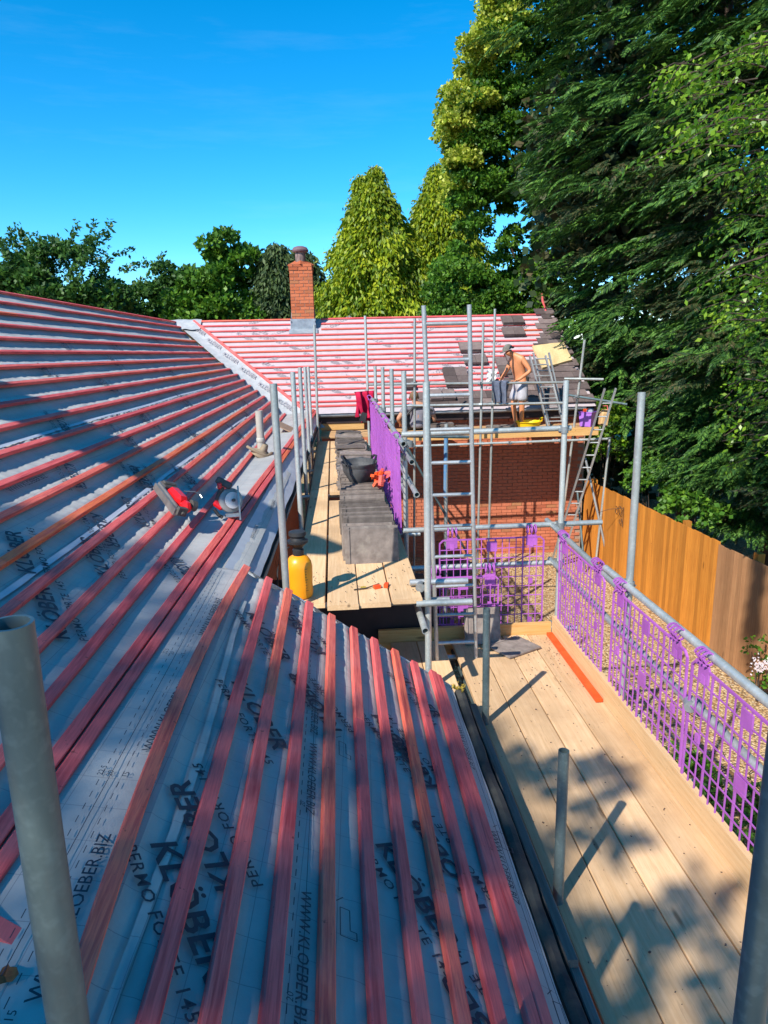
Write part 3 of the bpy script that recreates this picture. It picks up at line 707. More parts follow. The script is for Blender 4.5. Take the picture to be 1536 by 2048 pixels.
# ================================================================== SCAFFOLDS
R48 = .0242
def tube(par, p0, p1, mat='galv', r=R48, name='scaffold_tube', n=12):
    return MB().tube(p0, p1, r, n).build(name, M[mat], par, True)
def _coupler_mesh():
    m = MB(); m.tube((0, 0, -.028), (0, 0, .028), .034, 12, False); m.tube((-.03, .045, 0), (.03, .045, 0), .034, 12, False)
    m.box(-.028, .028, .01, .04, -.028, .028); m.tube((.034, -.02, 0), (.034, .05, .0), .007, 6, False); m.box(.024, .046, .045, .062, -.011, .011); m.box(-.05, -.03, -.015, .03, -.012, .012)
    me = bpy.data.meshes.new('coupler'); me.from_pydata(m.v, [], m.f); me.materials.append(M['coup']); shade(me); return me
CPM = _coupler_mesh()
def coupler(par, p, rz=0, rx=0):
    o = link('coupler', CPM, par, loc=p); o.rotation_euler = (rx, 0, rz); return o
def board(par, x0, x1, y0, y1, z, mat, axis='Y', t=.038, name='scaffold_board', tilt=0, end=True):
    """one scaffold board with metal end bands, split corners and slight bow"""
    m = MB(); N = 7; vs = []; fs = []; e = .004
    for i in range(N):
        s = i/(N-1); bow = .004*mnoise.noise(Vector((x0*7, s*3, y0))) + tilt*s
        if axis == 'Y': P = [(x0, 0), (x0, t-e), (x0+e, t), (x1-e, t), (x1, t-e), (x1, 0)]; vs += [(a, y0+(y1-y0)*s, z-t+b+bow) for a, b in P]
        else: P = [(y0, 0), (y0, t-e), (y0+e, t), (y1-e, t), (y1, t-e), (y1, 0)]; vs += [(x0+(x1-x0)*s, a, z-t+b+bow) for a, b in P]
    for i in range(N-1):
        for k in range(6): j = (k+1) % 6; fs.append((i*6+k, i*6+j, (i+1)*6+j, (i+1)*6+k))
    fs.append((5, 4, 3, 2, 1, 0)); fs.append(tuple((N-1)*6+k for k in range(6)))
    m.add(vs, fs); return m.build(name, M[mat], par)
# ---------- lower walkway
LZ = -2.53
low = thing('walkway_scaffold', 'low walkway scaffold of pale boards with tube guard rails beside the gravel', 'scaffold', (1.4, 3.5, GZ))
w = .225
for i in range(4):
    x0 = .925+i*w+.004*i
    y1 = 5.60+random.uniform(-.03, .03); cut = (2.1, 3.55, 2.6, 3.0)[i]
    board(low, x0+.002, x0+w-.002, -1.2, cut-3.0 if False else y1, LZ+random.uniform(-.003, .003), 'deck')
for i in range(2):     # inner boards past the gap
    board(low, .40+i*.229, .40+i*.229+.222, 4.15, 5.60, LZ-.004, 'deck')
# toe boards
MB().box(1.826, 1.862, .1, 5.62, LZ+.004, LZ+.165).build('toe_board', M['toey'], low)
MB().box(.30, 1.822, 5.625, 5.661, LZ-.16, LZ+.10).build('toe_board', M['toe'], low)
# weathered inner boards beside the gutter
ib = thing('inner_board', 'narrow grey weathered scaffold board along the black gutter, nearest the camera', 'board', (.87, 1.2, LZ+.06))
board(ib, .815, .888, -.2, 2.32, LZ+.09, 'greywood')
ib2 = thing('inner_board', 'narrow grey weathered scaffold board along the black gutter, the longer one beyond', 'board', (.85, 3.2, LZ+.06))
board(ib2, .808, .880, 2.22, 4.25, LZ+.13, 'greywood')
PZ = -.35
for (x, y, z1, mt) in ((1.915, 4.30, -.345, 'galv'), (1.93, 5.80, -.35, 'galv'), (1.93, 2.1, -.33, 'galv')):
    if y == 2.1: continue
    tube(low, (x, y, GZ), (x, y, z1), mt, name='standard')
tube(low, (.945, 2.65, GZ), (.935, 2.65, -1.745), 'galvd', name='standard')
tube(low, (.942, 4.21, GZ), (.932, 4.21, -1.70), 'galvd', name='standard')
tube(low, (1.875, .6, -1.6), (1.875, 4.62, -1.6), 'galv', name='guard_rail'); tube(low, (1.868, 4.36, -1.655), (1.868, 6.0, -1.6), 'galv', name='guard_rail')
for nm, ya, yb2 in (('a', .9, 3.35), ('b', 3.25, 5.9)): tube(low, (1.88, ya, -1.965), (1.875, yb2, -1.935), 'galv', name='mid_rail')
tube(low, (.55, 5.84, -1.60), (2.32, 5.86, -1.60), 'galv', name='guard_rail'); tube(low, (.50, 5.83, -1.945), (1.98, 5.83, -1.945), 'galv', name='mid_rail')
tube(low, (.55, 5.85, -.765), (2.0, 5.84, -.752), 'galv', name='guard_rail')
tube(low, (1.70, 5.76, -2.55), (2.10, 5.76, -2.55), 'galv', name='transom')
for y in (.9, 1.75, 2.78, 3.55, 4.30, 5.4): tube(low, (.66, y, LZ-.075), (2.05, y, LZ-.075), 'galv', name='transom')
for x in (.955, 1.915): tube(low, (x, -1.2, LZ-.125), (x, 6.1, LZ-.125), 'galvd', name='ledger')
for (p, rz) in (((1.93, 5.80, -1.6), 0), ((1.915, 4.3, -1.62), .3), ((1.93, 5.8, -1.945), 0), ((1.93, 5.8, -.76), 0), ((1.9, 5.78, -2.53), 0), ((1.90, 3.3, -1.95), 1.2), ((1.91, 4.3, -1.96), .4), ((.95, 2.65, -2.62), 1), ((.94, 4.21, -2.6), 1), ((1.9, 2.35, -1.6), 1.57), ((.94, 2.75, -2.60), .4)): coupler(low, p, rz)

# ---------- foreground uprights either side of the camera
p1 = thing('scaffold_pole', 'thick grey scaffold pole close to the camera in the left foreground, rising over the roof', 'pole', (-.345, .73, -2.6))
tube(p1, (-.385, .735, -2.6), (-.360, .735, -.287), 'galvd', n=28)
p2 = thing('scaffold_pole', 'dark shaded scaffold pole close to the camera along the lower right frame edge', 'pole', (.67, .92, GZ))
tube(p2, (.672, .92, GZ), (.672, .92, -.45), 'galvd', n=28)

# ---------- upper loading scaffold
UZ = -1.78
up = thing('loading_scaffold', 'central loading scaffold of pale boards between the roof eave and purple guards', 'scaffold', (.15, 9, GZ))
def row(xs_, y0, y1, mat='deck', z=UZ):
    for a, b in xs_: board(up, a+.002, b-.002, y0, y1, z+random.uniform(-.002, .002), mat)
row([(-.345, -.122)], 4.66, 8.6); row([(-.345, -.122)], 8.61, 13.0)
row([(-.108, .115)], 4.58, 7.9, z=UZ+.008); row([(.118, .34)], 4.60, 8.4, z=UZ+.006); row([(.345, .567)], 4.63, 8.2, z=UZ+.016)
row([(-.108, .115), (.118, .34), (.345, .567)], 8.42, 13.0)
for (y, t) in ((4.40, .2), ): pass
MB().box(-.62, .80, 5.70, 5.73, -3.1, -1.96).build('closing_board', M['soffit'], up)
UPL = [(-.385, 4.55, -.245), (-.385, 6.75, -.26), (-.40, 8.55, -.28), (-.41, 10.3, -.33), (-.41, 11.7, -.37)]
for (x, y, z) in UPL: tube(up, (x+.02, y, GZ), (x, y, z), 'galv', name='standard')
tube(up, (-.36, 13.2, GZ), (-.32, 13.2, .32), 'galv', name='standard')
UPR = [(.615, 4.72, -.27), (.645, 6.55, -.27), (.645, 7.95, -.30), (.645, 9.4, -.33), (.645, 11.1, -.37)]
for i, (x, y, z) in enumerate(UPR): tube(up, (x, y, GZ), (x, y, z), 'galv', name='standard')
tube(up, (.64, 13.2, GZ), (.61, 13.2, .46), 'galv', name='standard')
tube(up, (.585, 6.05, -.875), (.595, 13.3, -.885), 'galv', name='guard_rail')
tube(up, (.68, 5.9, -1.30), (.68, 13.3, -1.30), 'galv', name='mid_rail')
for y in (4.78, 6.6, 8.5, 10.3, 12.2): tube(up, (-.45, y, UZ-.066), (.80+random.uniform(-.05, .05), y, UZ-.066), 'galv', name='transom')
tube(up, (.50, 4.86, UZ+.05), (.93, 4.86, UZ+.045), 'alu', .024, name='transom'); tube(up, (.52, 4.64, UZ-.03), (.92, 4.64, UZ-.035), 'galv', name='transom')
tube(up, (.555, 4.40, -1.92), (.555, 6.8, -1.92), 'galv', name='ledger'); tube(up, (-.36, 4.6, -1.92), (-.36, 13.3, -1.92), 'galvd', name='ledger'); tube(up, (.60, 6.9, -1.92), (.60, 13.3, -1.92), 'galvd', name='ledger')
for (x, y, z) in ((.645, 6.15, -.89), (.645, 8.0, -.89), (.645, 9.4, -.89), (.645, 11.1, -.9), (.645, 6.6, -1.3), (.615, 4.78, UZ+.04), (-.37, 4.6, -1.9), (.645, 6.6, -1.85), (.6, 6.4, -1.05)): coupler(up, (x, y, z), random.uniform(0, 3))
# tube ends of cross transoms under the guards
for (y, z) in ((5.95, -1.02), (6.6, -1.42)): tube(up, (.645, y, z), (.645, y+1.6, z), 'galv', name='scaffold_tube')

# ---------- far scaffold in front of the cross wing
fs_ = thing('gable_scaffold', 'far working scaffold with board deck against the brick wall of the cross wing', 'scaffold', (3, 14, GZ))
for i in range(4): 
    board(fs_, -.30, 3.0, 13.66+i*.232, 13.66+i*.232+.225, UZ-.0+random.uniform(-.002, .004), 'deckx', 'X'); board(fs_, 3.005, 5.25, 13.66+i*.232, 13.66+i*.232+.225, UZ+random.uniform(-.002, .004), 'deckx', 'X')
MB().box(.72, 5.22, 13.60, 13.64, UZ-.13, UZ+.03).build('toe_board', M['toe'], fs_)
MB().box(-.32, .60, 14.86, 14.90, UZ-.02, UZ+.16).build('toe_board', M['toe'], fs_)
for (x, z1) in ((1.505, .40), (2.80, .30), (3.02, .545)):
    tube(fs_, (x-.03, 13.45, GZ), (x+.04, 13.45, z1), 'galv', name='standard')
tube(fs_, (4.72, 14.3, GZ), (4.75, 13.3, -.06), 'galv', name='standard')
tube(fs_, (.60, 13.40, -.785), (4.50, 13.40, -.845), 'galv', name='guard_rail'); tube(fs_, (.60, 13.40, -1.20), (4.45, 13.40, -1.235), 'galv', name='mid_rail')
tube(fs_, (.55, 13.40, -1.99), (5.35, 13.40, -1.965), 'galv', name='ledger')
tube(fs_, (4.45, 13.5, -.78), (5.15, 13.3, -.80), 'galv', name='guard_rail'); tube(fs_, (4.45, 13.5, -1.08), (5.60, 13.2, -1.28), 'galvd', name='mid_rail')
tube(fs_, (5.30, 13.6, GZ), (5.42, 13.5, -1.95), 'galv', name='standard'); tube(fs_, (5.0, 13.4, GZ), (4.95, 13.9, -3.1), 'galvd', name='standard')
tube(fs_, (5.05, 13.8, -2.4), (5.50, 13.3, GZ), 'alu', name='brace')
tube(fs_, (1.30, 13.0, -1.9), (2.55, 13.2, -4.2), 'galvd', name='brace'); tube(fs_, (1.6, 10.2, GZ), (1.62, 10.2, -1.2), 'galv', .03, name='standard')
MB().tube((1.605, 10.2, -2.3), (1.618, 10.2, -1.35), .0315, 12, False).build('blue_sleeve', M['blue'], fs_, True)
for (x, z) in ((1.505, -.79), (2.8, -.82), (3.02, -.82), (4.46, -.84), (1.5, -1.98), (2.85, -1.98), (3.4, -1.98), (4.3, -1.97), (4.40, -1.97), (5.2, -1.96), (4.7, -1.12), (3.0, -1.22), (2.8, -1.22)): coupler(fs_, (x, 13.42, z), random.uniform(0, 3))
tube(fs_, (.66, 9.9, -1.3), (1.9, 9.9, -1.36), 'galvd', name='scaffold_tube')

# ================================================================== BRICK GUARDS
def guard_mesh(w, h, cols, rows, name):
    """one plastic guard in its own plane (u across, v up), origin at the top middle"""
    m = MB(); r = .0055
    def wire(a, b, rad=.0028): m.bar((a[0], 0, a[1]), (b[0], 0, b[1]), rad*2, rad*2, (0, 1, 0))
    c = .03; X0, X1, Z0, Z1 = -w/2, w/2, -h, 0
    P = [(X0+c, Z0), (X1-c, Z0), (X1, Z0+c), (X1, Z1-c), (X1-c, Z1), (X0+c, Z1), (X0, Z1-c), (X0, Z0+c)]
    fr = MB()
    for i in range(8): a, b = P[i], P[(i+1) % 8]; fr.bar((a[0], 0, a[1]), (b[0], 0, b[1]), .012, .012, (0, 1, 0))
    for i in range(1, cols):
        x = X0+w*i/cols; wire((x, Z0), (x, Z1), .0032 if i % 4 else .005)
    for j in range(1, rows):
        z = Z0+h*j/rows; wire((X0, z), (X1, z), .0032)
    return fr, m
def make_guard(origin, du, w, h, label, rail_drop=.07, cols=15, rows=9, tiltz=0.):
    """origin = top middle (world); du = horizontal unit direction of the guard"""
    t = thing('brick_guard', label, 'safety guard', origin, group='purple mesh brick guards hung on the rails')
    du = Vector(du).normalized(); n = Vector((du.y, -du.x, 0)); O = Vector(origin)
    Mx = Matrix(((du.x, n.x, 0), (du.y, n.y, 0), (tiltz, 0, 1)))
    def put(mb, name, mat='purple', smooth=False):
        q = MB(); 
        vs = []
        for p in mb.v:
            b = Vector(p); b.y += .012*sin(b.x*5+O.y)*(-b.z/h) ; vs.append(Mx @ b + O)
        q.add(vs, mb.f); return q.build(name, M[mat], t, smooth)
    fr, me = guard_mesh(w, h, cols, rows, 'g'); put(fr, 'frame'); put(me, 'wire_mesh')
    for cx in (-w*.38, w*.38):
        hk = MB(); pr = []
        for k in range(14):
            a = -2.2 + k/13*4.9; pr.append((cx, -.012+.036*cos(a)*1.0-.0, rail_drop+.036*sin(a)))
        for off in (-.035, 0., .035):
            pts = [(p[0]+off, p[1], p[2]) for p in pr] + [(cx+off, .0, 0.02), (cx+off, 0, -.03)]
            for a, b in zip(pts[:-1], pts[1:]): hk.bar(a, b, .010, .008, (1, 0, 0))
        hk.box(cx-.045, cx+.045, -.006, .004, -.075, .02); put(hk, 'hook')
        for zz in (-.06, -h*.5, -h*.96): cl = MB(); cl.box(cx-.018, cx+.018, -.008, .006, zz-.024, zz+.024); put(cl, 'clip')
    for zz in (-.07, -h*.52):
        pl = MB(); pl.box(-.045, .045, -.005, .005, zz-.045, zz+.045); put(pl, 'plate')
    return t
make_guard((1.845, 5.05, -1.655), (0, 1, 0), 1.00, .80, 'purple mesh guard on the walkway rail, nearest the brick wall corner')
make_guard((1.850, 3.88, -1.670), (0, 1, 0), 1.02, .80, 'purple mesh guard on the walkway rail, beside the red strip end')
make_guard((1.850, 2.80, -1.675), (0, 1, 0), 1.02, .80, 'purple mesh guard on the walkway rail with its large label plate nearest the frame edge')
make_guard((1.850, 1.74, -1.68), (0, 1, 0), 1.00, .80, 'purple mesh guard half hidden behind the dark pole at the right frame edge')
make_guard((1.32, 5.79, -1.690), (1, 0, 0), .92, .80, 'purple mesh guard hung across the end of the walkway behind the ladder')
make_guard((1.05, 5.70, -2.00), (1, 0, 0), .62, .52, 'lower purple mesh guard overlapping below the end rail, behind the ladder foot', cols=9, rows=6)
make_guard((.555, 7.0, -.915), (0, 1, 0), 1.7, .80, 'purple mesh guard beside the tile stacks, near end of the loading platform', cols=26, rows=12)
make_guard((.555, 8.75, -.915), (0, 1, 0), 1.7, .80, 'purple mesh guard beside the tile stacks, middle one by the black tub', cols=26, rows=12)
make_guard((.555, 10.5, -.925), (0, 1, 0), 1.7, .80, 'farthest purple mesh guard of the loading platform, under the crimson jacket', cols=26, rows=12)

# ================================================================== LADDERS
def ladder(label, base, top, width, across, step=.25, r=.017, mat='alu', square=False, nm='ladder', rr=.014, skip=()):
    base, top = Vector(base), Vector(top); ac = Vector(across).normalized()
    t = thing(nm, label, 'ladder', base + ac*width/2); L = (top-base).length; d = (top-base)/L
    for s in (0, 1):
        a = base+ac*width*s; b = a+d*L
        if square: MB().bar(a, b, .028, .06, d.cross(ac)).build('stile', M[mat], t)
        else: tube(t, a, b, mat, r, 'stile')
    n = int(L/step)
    for i in range(n):
        c = base+d*(step*(i+.6))
        if i in skip: continue
        MB().tube(c, c+ac*width, rr, 8, False).build('rung', M[mat], t, True)
    return t
ladder('tall aluminium ladder tied to the end rail, standing on the walkway boards', (.752, 5.22, LZ), (.640, 5.02, .235), .318, (1, -.02, 0), .25, .0165)
ladder('aluminium ladder leaning on the right end of the far deck over the purple tub', (4.47, 14.0, GZ-.08), (5.05, 12.95, -.95), .20, (.97, -.2, 0), .27, .016, square=True)
# step ladder pair leaning on the far roof
t = ladder('front section of the double ladder standing on the far deck, leaning on the tan mat', (4.27, 13.85, UZ), (4.05, 14.55, -.36), .33, (1, 0, 0), .25, .016, square=True)
t = ladder('rear section of the double ladder on the far deck, spread against the tiles', (4.48, 14.45, UZ), (4.14, 14.62, -.30), .33, (1, 0, 0), .25, .016, square=True)

# ================================================================== FENCE
fence = thing('fence', 'tall orange stained close board timber fence along the gravel', 'fence', (5.75, 10, GZ))
fm = {}
y = 3.4; i = 0; x_f = lambda y: 6.02-.047*y+.0
while y < 14.55:
    pan = int((y-3.2)/1.83); old = y < 9.55
    key = (i % 5, old)
    if key not in fm:
        m = MB(); m.boxm((0, 0, .9), .012, .118, 1.80+.006*(i % 5), Matrix.Rotation(radians(4), 3, 'Z')); me = bpy.data.meshes.new('fence_board'); me.from_pydata(m.v, [], m.f); me.materials.append(M['fence_old' if old else 'fence']); fm[key] = me
    o = link('board', fm[key], fence, loc=(x_f(y), y, GZ-.07-.005*y-(.045 if old else 0)+.01*sin(y*1.1)+random.uniform(-.004, .004))); o.rotation_euler = (random.uniform(-.004, .004), 0, 0)
    y += .098; i += 1
for k in range(7):
    yy = 3.25+1.83*k; MB().box(x_f(yy)+.03, x_f(yy)+.13, yy-.05, yy+.05, GZ-.2, GZ+1.78-.005*yy).build('post', M['fence'], fence)
for z in (.3, 1.0, 1.6): MB().bar((x_f(3.4)+.035, 3.4, GZ+z), (x_f(14.5)+.035, 14.5, GZ+z-.06), .05, .06).build('rail', M['fence'], fence)
def scroll(pts_list, label, c):
    t = thing('hanging_bracket', label, 'bracket', c); m = MB()
    for pts in pts_list: m.path([Vector(c)+Vector(p) for p in pts], .005, 6)
    m.build('scroll', M['bark'], t, True)
sp = lambda cy, cz, r0, a0, a1, s=1: [(-.04, cy+s*r*cos(a), cz+r*sin(a)) for a, r in [(a0+(a1-a0)*i/16, r0*(1-.7*i/16)) for i in range(17)]]
for (yy, zz, sc) in ((12.6, -3.28, 1),):
    c = (x_f(yy), yy, zz)
    scroll([[(-.03, 0, -.28), (-.03, 0, .12)], [(-.03, 0, .1), (-.25, .15, .05), (-.4, .3, -.05)], sp(.12, .0, .12, 0, 7), sp(.30, -.02, .09, 1, 8), sp(.1, -.18, .08, 2, 8)], 'black wrought iron scroll bracket on the %s of the fence' % ('far orange part' if yy > 10 else 'faded nearer part'), c)

# shelf bits on the walkway
st = thing('orange_strip', 'bright orange timber strip lying along the toe board of the walkway', 'strip', (1.77, 5, LZ)); MB().box(1.768, 1.818, 4.40, 5.58, LZ+.004, LZ+.030).build('strip', M['orange'], st)
# ================================================================== TILE STACKS on the loading platform
def tile_variants(name, w, h, t, mat, n=3):
    out = []
    for i in range(n):
        m = MB(); m.boxm((0, 0, 0), w, t, h); m.boxm((-w/2+.03, -t*.8, 0), .02, t*.7, h*.98); m.boxm((0, t*.8, -h/2+.02), w*.8, t*.7, .02)
        if i == 2: m.v = [(x*(.97 if z > 0 else 1), y, z*(.96 if x > 0 else 1)) for x, y, z in m.v]
        me = bpy.data.meshes.new(name); me.from_pydata(m.v, [], m.f); me.materials.append(mat); out.append(me)
    return out
TV = tile_variants('tile', .44, .29, .013, M['tile'])
def edge_stack(label, x0, y0, n, lean, step=.030, jit=.01, z=UZ, gap=(), hs=1., rzs=0.):
    t = thing('tile_stack', label, 'tile stack', (x0, y0, z), group='stacks of old roof tiles on the loading platform')
    for i in range(n):
        if i in gap: continue
        a = lean + random.uniform(-.05, .05)
        o = link('tile', TV[i % 3], t, loc=(x0+random.uniform(-jit, jit)*1.6, y0+i*step+.14*sin(a), z+.145*cos(a)+random.uniform(-.018, .018)))
        o.rotation_euler = (-a, 0, random.uniform(-.015, .015)+rzs); o.scale = (1, 1, hs)
    return t
edge_stack('stack of grey tiles nearest the front, its big front tile crossed by a pole shadow', .245, 5.50, 18, .12, .047, gap=(3, 4, 7))
edge_stack('stack of tiles standing on edge with a black gap along its top', .235, 6.36, 16, .10, .040, gap=(3, 4, 9))
edge_stack('stack of tiles under the black ribbed tub and red offcuts', .25, 7.10, 30, .06, .042, .01)
def flat_stack(label, x0, y0, cols, n, z=UZ, j=.02):
    t = thing('tile_stack', label, 'tile stack', (x0, y0, z), group='stacks of old roof tiles on the loading platform')
    for c in range(cols):
        for i in range(n-(c % 2)):
            o = link('tile', TV[(i+c) % 3], t, loc=(x0+random.uniform(-j, j), y0+c*.31+random.uniform(-j, j), z+.012+i*.022)); o.rotation_euler = (pi/2+random.uniform(-.03, .03), random.uniform(-.02, .05), random.uniform(-.12, .12))
    return t
flat_stack('untidy flat heap of brown tiles behind the black tub', .24, 8.6, 5, 12, j=.035)
flat_stack('flat pile of tiles farthest along the platform, by the red jacket', .22, 10.6, 7, 11, j=.02)
# loose tiles on the walkway and leaning at its end
ts = thing('leaning_tile', 'grey roof tile propped upright against the end toe board of the walkway', 'tile', (1.2, 5.5, LZ))
o = link('tile_slab', TV[0], ts, loc=(1.18, 5.50, LZ+.155)); o.rotation_euler = (-.25, .0, .02); o.scale = (.70, 1.3, 1.06)
ts = thing('flat_tile', 'dark green grey tile lying flat on the far end of the walkway boards', 'tile', (1.42, 5.4, LZ))
o = link('tile_slab', TV[1], ts, loc=(1.42, 5.36, LZ+.014)); o.rotation_euler = (pi/2, 0, .5); o.scale = (.8, 1, 1)
# tiles stacked on the cross wing roof battens
def roof_stack(x0, y0, nx, ny, lay, label):
    t = thing('roof_tile_pile', label, 'tile stack', (x0, y0, ZC(y0)+.05), group='piles of tiles set out on the cross wing battens')
    Rm = Matrix.Rotation(pitch, 3, 'X')
    for k in range(lay):
        for i in range(nx):
            for j in range(ny):
                p = Vector((x0+(i-(nx-1)/2)*.265, y0, ZC(y0)+.06)) + Rm @ Vector((random.uniform(-.01, .01), (j-(ny-1)/2)*.33, k*.022))
                o = link('tile', tm[(i+j+k) % 3], t, loc=p); o.rotation_euler = (pitch, 0, random.uniform(-.03, .03)); o.scale = (1.08, 1.08, 1)
def rs(px, py, *a): p = pC_px(px, py); roof_stack(p.x, p.y, *a)
rs(1024, 648, 2, 1, 4, 'highest pile of tiles on the cross wing, just under the ridge'); rs(1026, 670, 2, 1, 3, 'second pile of tiles below the ridge, directly under the highest pile')
rs(941, 702, 2, 1, 4, 'pile of tiles between the tall ladder and the pole, upper of two'); rs(950, 726, 2, 1, 3, 'pile of tiles between the tall ladder and the pole, lower of two')
rs(1022, 724, 1, 1, 4, 'small pale pile of tiles behind the shirtless man'); rs(1006, 740, 1, 2, 3, 'pile of tiles in front of the chest of the shirtless man')
rs(912, 762, 2, 2, 4, 'large stained pile of tiles behind the tall ladder'); rs(884, 800, 2, 1, 5, 'lowest pile of tiles at the eave beside the kneeling worker')
rs(818, 775, 1, 1, 3, 'small pile of tiles above the head of the kneeling worker')
for (px, n, lb) in ((872, 6, 'leftmost short stack of tiles on the far deck by the wall'), (905, 3, 'low flat stack of tiles on the far deck beside the kneeling worker'), (1000, 2, 'low spread of tiles on the far deck left of the yellow tub')):
    p = at_z(px, 855, UZ); t = thing('tile_stack', lb, 'tile stack', (p.x, 14.2, UZ), group='short tile stacks on the far deck')
    for i in range(n):
        for q in (0, 1): o = link('tile', TV[i % 3], t, loc=(p.x+q*.3-.15+random.uniform(-.02, .02), 14.2, UZ+.012+i*.022)); o.rotation_euler = (pi/2, 0, random.uniform(-.1, .1)); o.scale = (.65, 1, 1)

# ================================================================== SMALL OBJECTS
def M3(a, b, c): return Matrix(((a.x, b.x, c.x), (a.y, b.y, c.y), (a.z, b.z, c.z)))
# sprayer bottle
yb_ = simple('yellow_plastic', (.90, .33, .010), (.84, .29, .008), 6, .35, bmp=0, spec=.5)
c = at_z(597, 1178, UZ); c = Vector((-.30, 4.80, UZ))
t = thing('pressure_sprayer', 'orange yellow pump sprayer bottle with black cap beside the pole at the platform corner', 'sprayer', c)
prof = [(.0, 0), (.070, 0), (.088, .012), (.094, .04), (.091, .11), (.094, .17), (.095, .23), (.088, .27), (.066, .305), (.035, .32), (.0, .322)]
MB().lathe(c, prof, 24, sy=.9).build('bottle', yb_, t, True)
MB().lathe(c+Vector((0, 0, .315)), [(.036, 0), (.040, .01), (.040, .045), (.028, .05), (.045, .075), (.072, .095), (.074, .112), (.055, .118), (.05, .135), (.062, .15), (.060, .175), (.04, .18)], 20).build('pump_head', M['black'], t, True)
MB().path([c+Vector((-.06, -.01, .38)), c+Vector((-.12, -.03, .36)), c+Vector((-.15, -.06, .22)), c+Vector((-.15, -.10, .06)), c+Vector((-.10, -.16, .03)), c+Vector((.02, -.19, .02))], .006, 8).build('hose', M['black'], t, True)
mk = MB()
for i in range(9): a = radians(-58); r = .0955; z = .07+i*.02; 
for i in range(9):
    z = .07+i*.02; a0 = radians(-62)
    P = [(cos(a0+q)*.0962, sin(a0+q)*.0875, z) for q in (0, .12 + (.1 if i % 4 == 0 else 0))]
    mk.add([c+Vector(P[0]), c+Vector(P[1]), c+Vector(P[1])+Vector((0, 0, .003)), c+Vector(P[0])+Vector((0, 0, .003))], [(0, 1, 2, 3)])
mk.build('level_marks', M['ink'], t)
# offcuts on platform front
c = at_z(765, 1176, UZ+.01); t = thing('batten_offcut', 'two small red batten offcuts on the front edge of the platform', 'wood offcut', c)
MB().boxm(c+Vector((-.04, 0, .012)), .05, .03, .025, Matrix.Rotation(.4, 3, 'Z')).boxm(c+Vector((.03, .02, .014)), .03, .05, .028, Matrix.Rotation(-.3, 3, 'Z')).build('offcut', M['orange'], t)
c = at_z(735, 1178, UZ+.01); t = thing('twig', 'grey twig with a yellow scrap on the platform front', 'twig', c)
MB().path([c+Vector((-.10, -.02, .006)), c+Vector((0, 0, .01)), c+Vector((.09, .05, .02))], .005, 6).build('stick', M['bark'], t, True)
MB().boxm(c+Vector((-.03, .01, .012)), .04, .03, .004).build('scrap', mo, t)
# black tub on the stack with offcuts next to it
c = Vector((.24, 7.55, UZ+.29)); t = thing('rubble_tub', 'black ribbed oval tub with handles standing on the tile stack', 'tub', c)
pr = [(.15, 0)] + [(.16+.012*i+(.004 if i % 2 else 0), .02+.022*i) for i in range(9)] + [(.27, .215), (.27, .225), (.255, .22), (.24, .12), (.16, .02), (.0, .02)]
MB().lathe(c, pr, 28, sx=.74, sy=1.0).build('tub_body', simple('grey_black_rubber', (.05, .052, .055), (.11, .11, .11), 9, .7), t, True)
for s in (-1, 1): MB().path([c+Vector((s*.14, -.20, .215)), c+Vector((s*.17, -.12, .27)), c+Vector((s*.19, 0, .28)), c+Vector((s*.17, .12, .27)), c+Vector((s*.14, .2, .215))], .012, 8).build('handle', M['black'], t, True)
c = Vector((.42, 7.25, UZ+.30)); t = thing('offcut_pile', 'heap of red orange batten offcuts against the purple guard beside the black tub', 'wood offcuts', c)
for i in range(16):
    q = c+Vector((random.gauss(.02, .07), random.gauss(0, .12), random.uniform(.0, .12)))
    MB().boxm(q, .05, .03, random.uniform(.06, .12), Matrix.Rotation(random.uniform(0, 3), 3, 'Z') @ Matrix.Rotation(random.uniform(0, 2), 3, 'X')).build('offcut', M['orange' if i % 3 else 'battenx'], t)
# saws on roof A
nA = Vector((.453, -.018, .891)).normalized()
def pA_px(x, y):
    d = ray(x, y); p0 = pA(-1, 5); return d*(p0.dot(nA)/d.dot(nA))
red = simple('red_tool_plastic', (.75, .01, .012), (.62, .008, .01), 9, .35, bmp=0, spec=.5); darkp = simple('dark_tool_plastic', (.06, .055, .05), (.10, .09, .08), 15, .5); steel = simple('bright_steel', (.34, .33, .31), (.22, .21, .20), 12, .3, metallic=.6, bmp=.05)
O = pA_px(343, 1022)+nA*.10; a = (pA_px(378, 1058)-pA_px(310, 985)).normalized(); b = nA.cross(a); Mx = M3(a, b, nA)
t = thing('nail_gun', 'red cordless nail gun lying on its side across the battens', 'power tool', O-nA*.09)
P = lambda x, y, z: O + a*x + b*y + nA*z
MB().bar(P(-.19, -.085, 0), P(.19, -.085, -.03), .03, .05, nA).bar(P(-.19, -.07, .03), P(.16, -.07, .0), .012, .02, nA).build('magazine', steel, t)
MB().boxm(P(0, 0, .01), .20, .10, .10, Mx).build('body', red, t, bevel=.025)
MB().boxm(P(.13, .01, .0), .10, .085, .09, Mx).build('front_housing', red, t, bevel=.03)
MB().boxm(P(-.16, -.0, .0), .10, .13, .09, Mx).boxm(P(-.17, 0, .05), .05, .11, .02, Mx).build('battery', darkp, t, bevel=.012)
MB().path([P(-.06, .07, .05), P(-.04, .15, .07), P(-.03, .19, .06), P(.0, .20, .05)], .005, 6).build('belt_hook', steel, t, True)
MB().tube(P(.12, .05, .02), P(.12, .09, .02), .04, 14, False).build('motor_cap', darkp, t, True)
MB().boxm(P(.20, -.05, -.01), .035, .07, .06, Mx).tube(P(.17, -.04, 0), P(.235, -.05, -.02), .014, 8, False).build('nose', darkp, t)
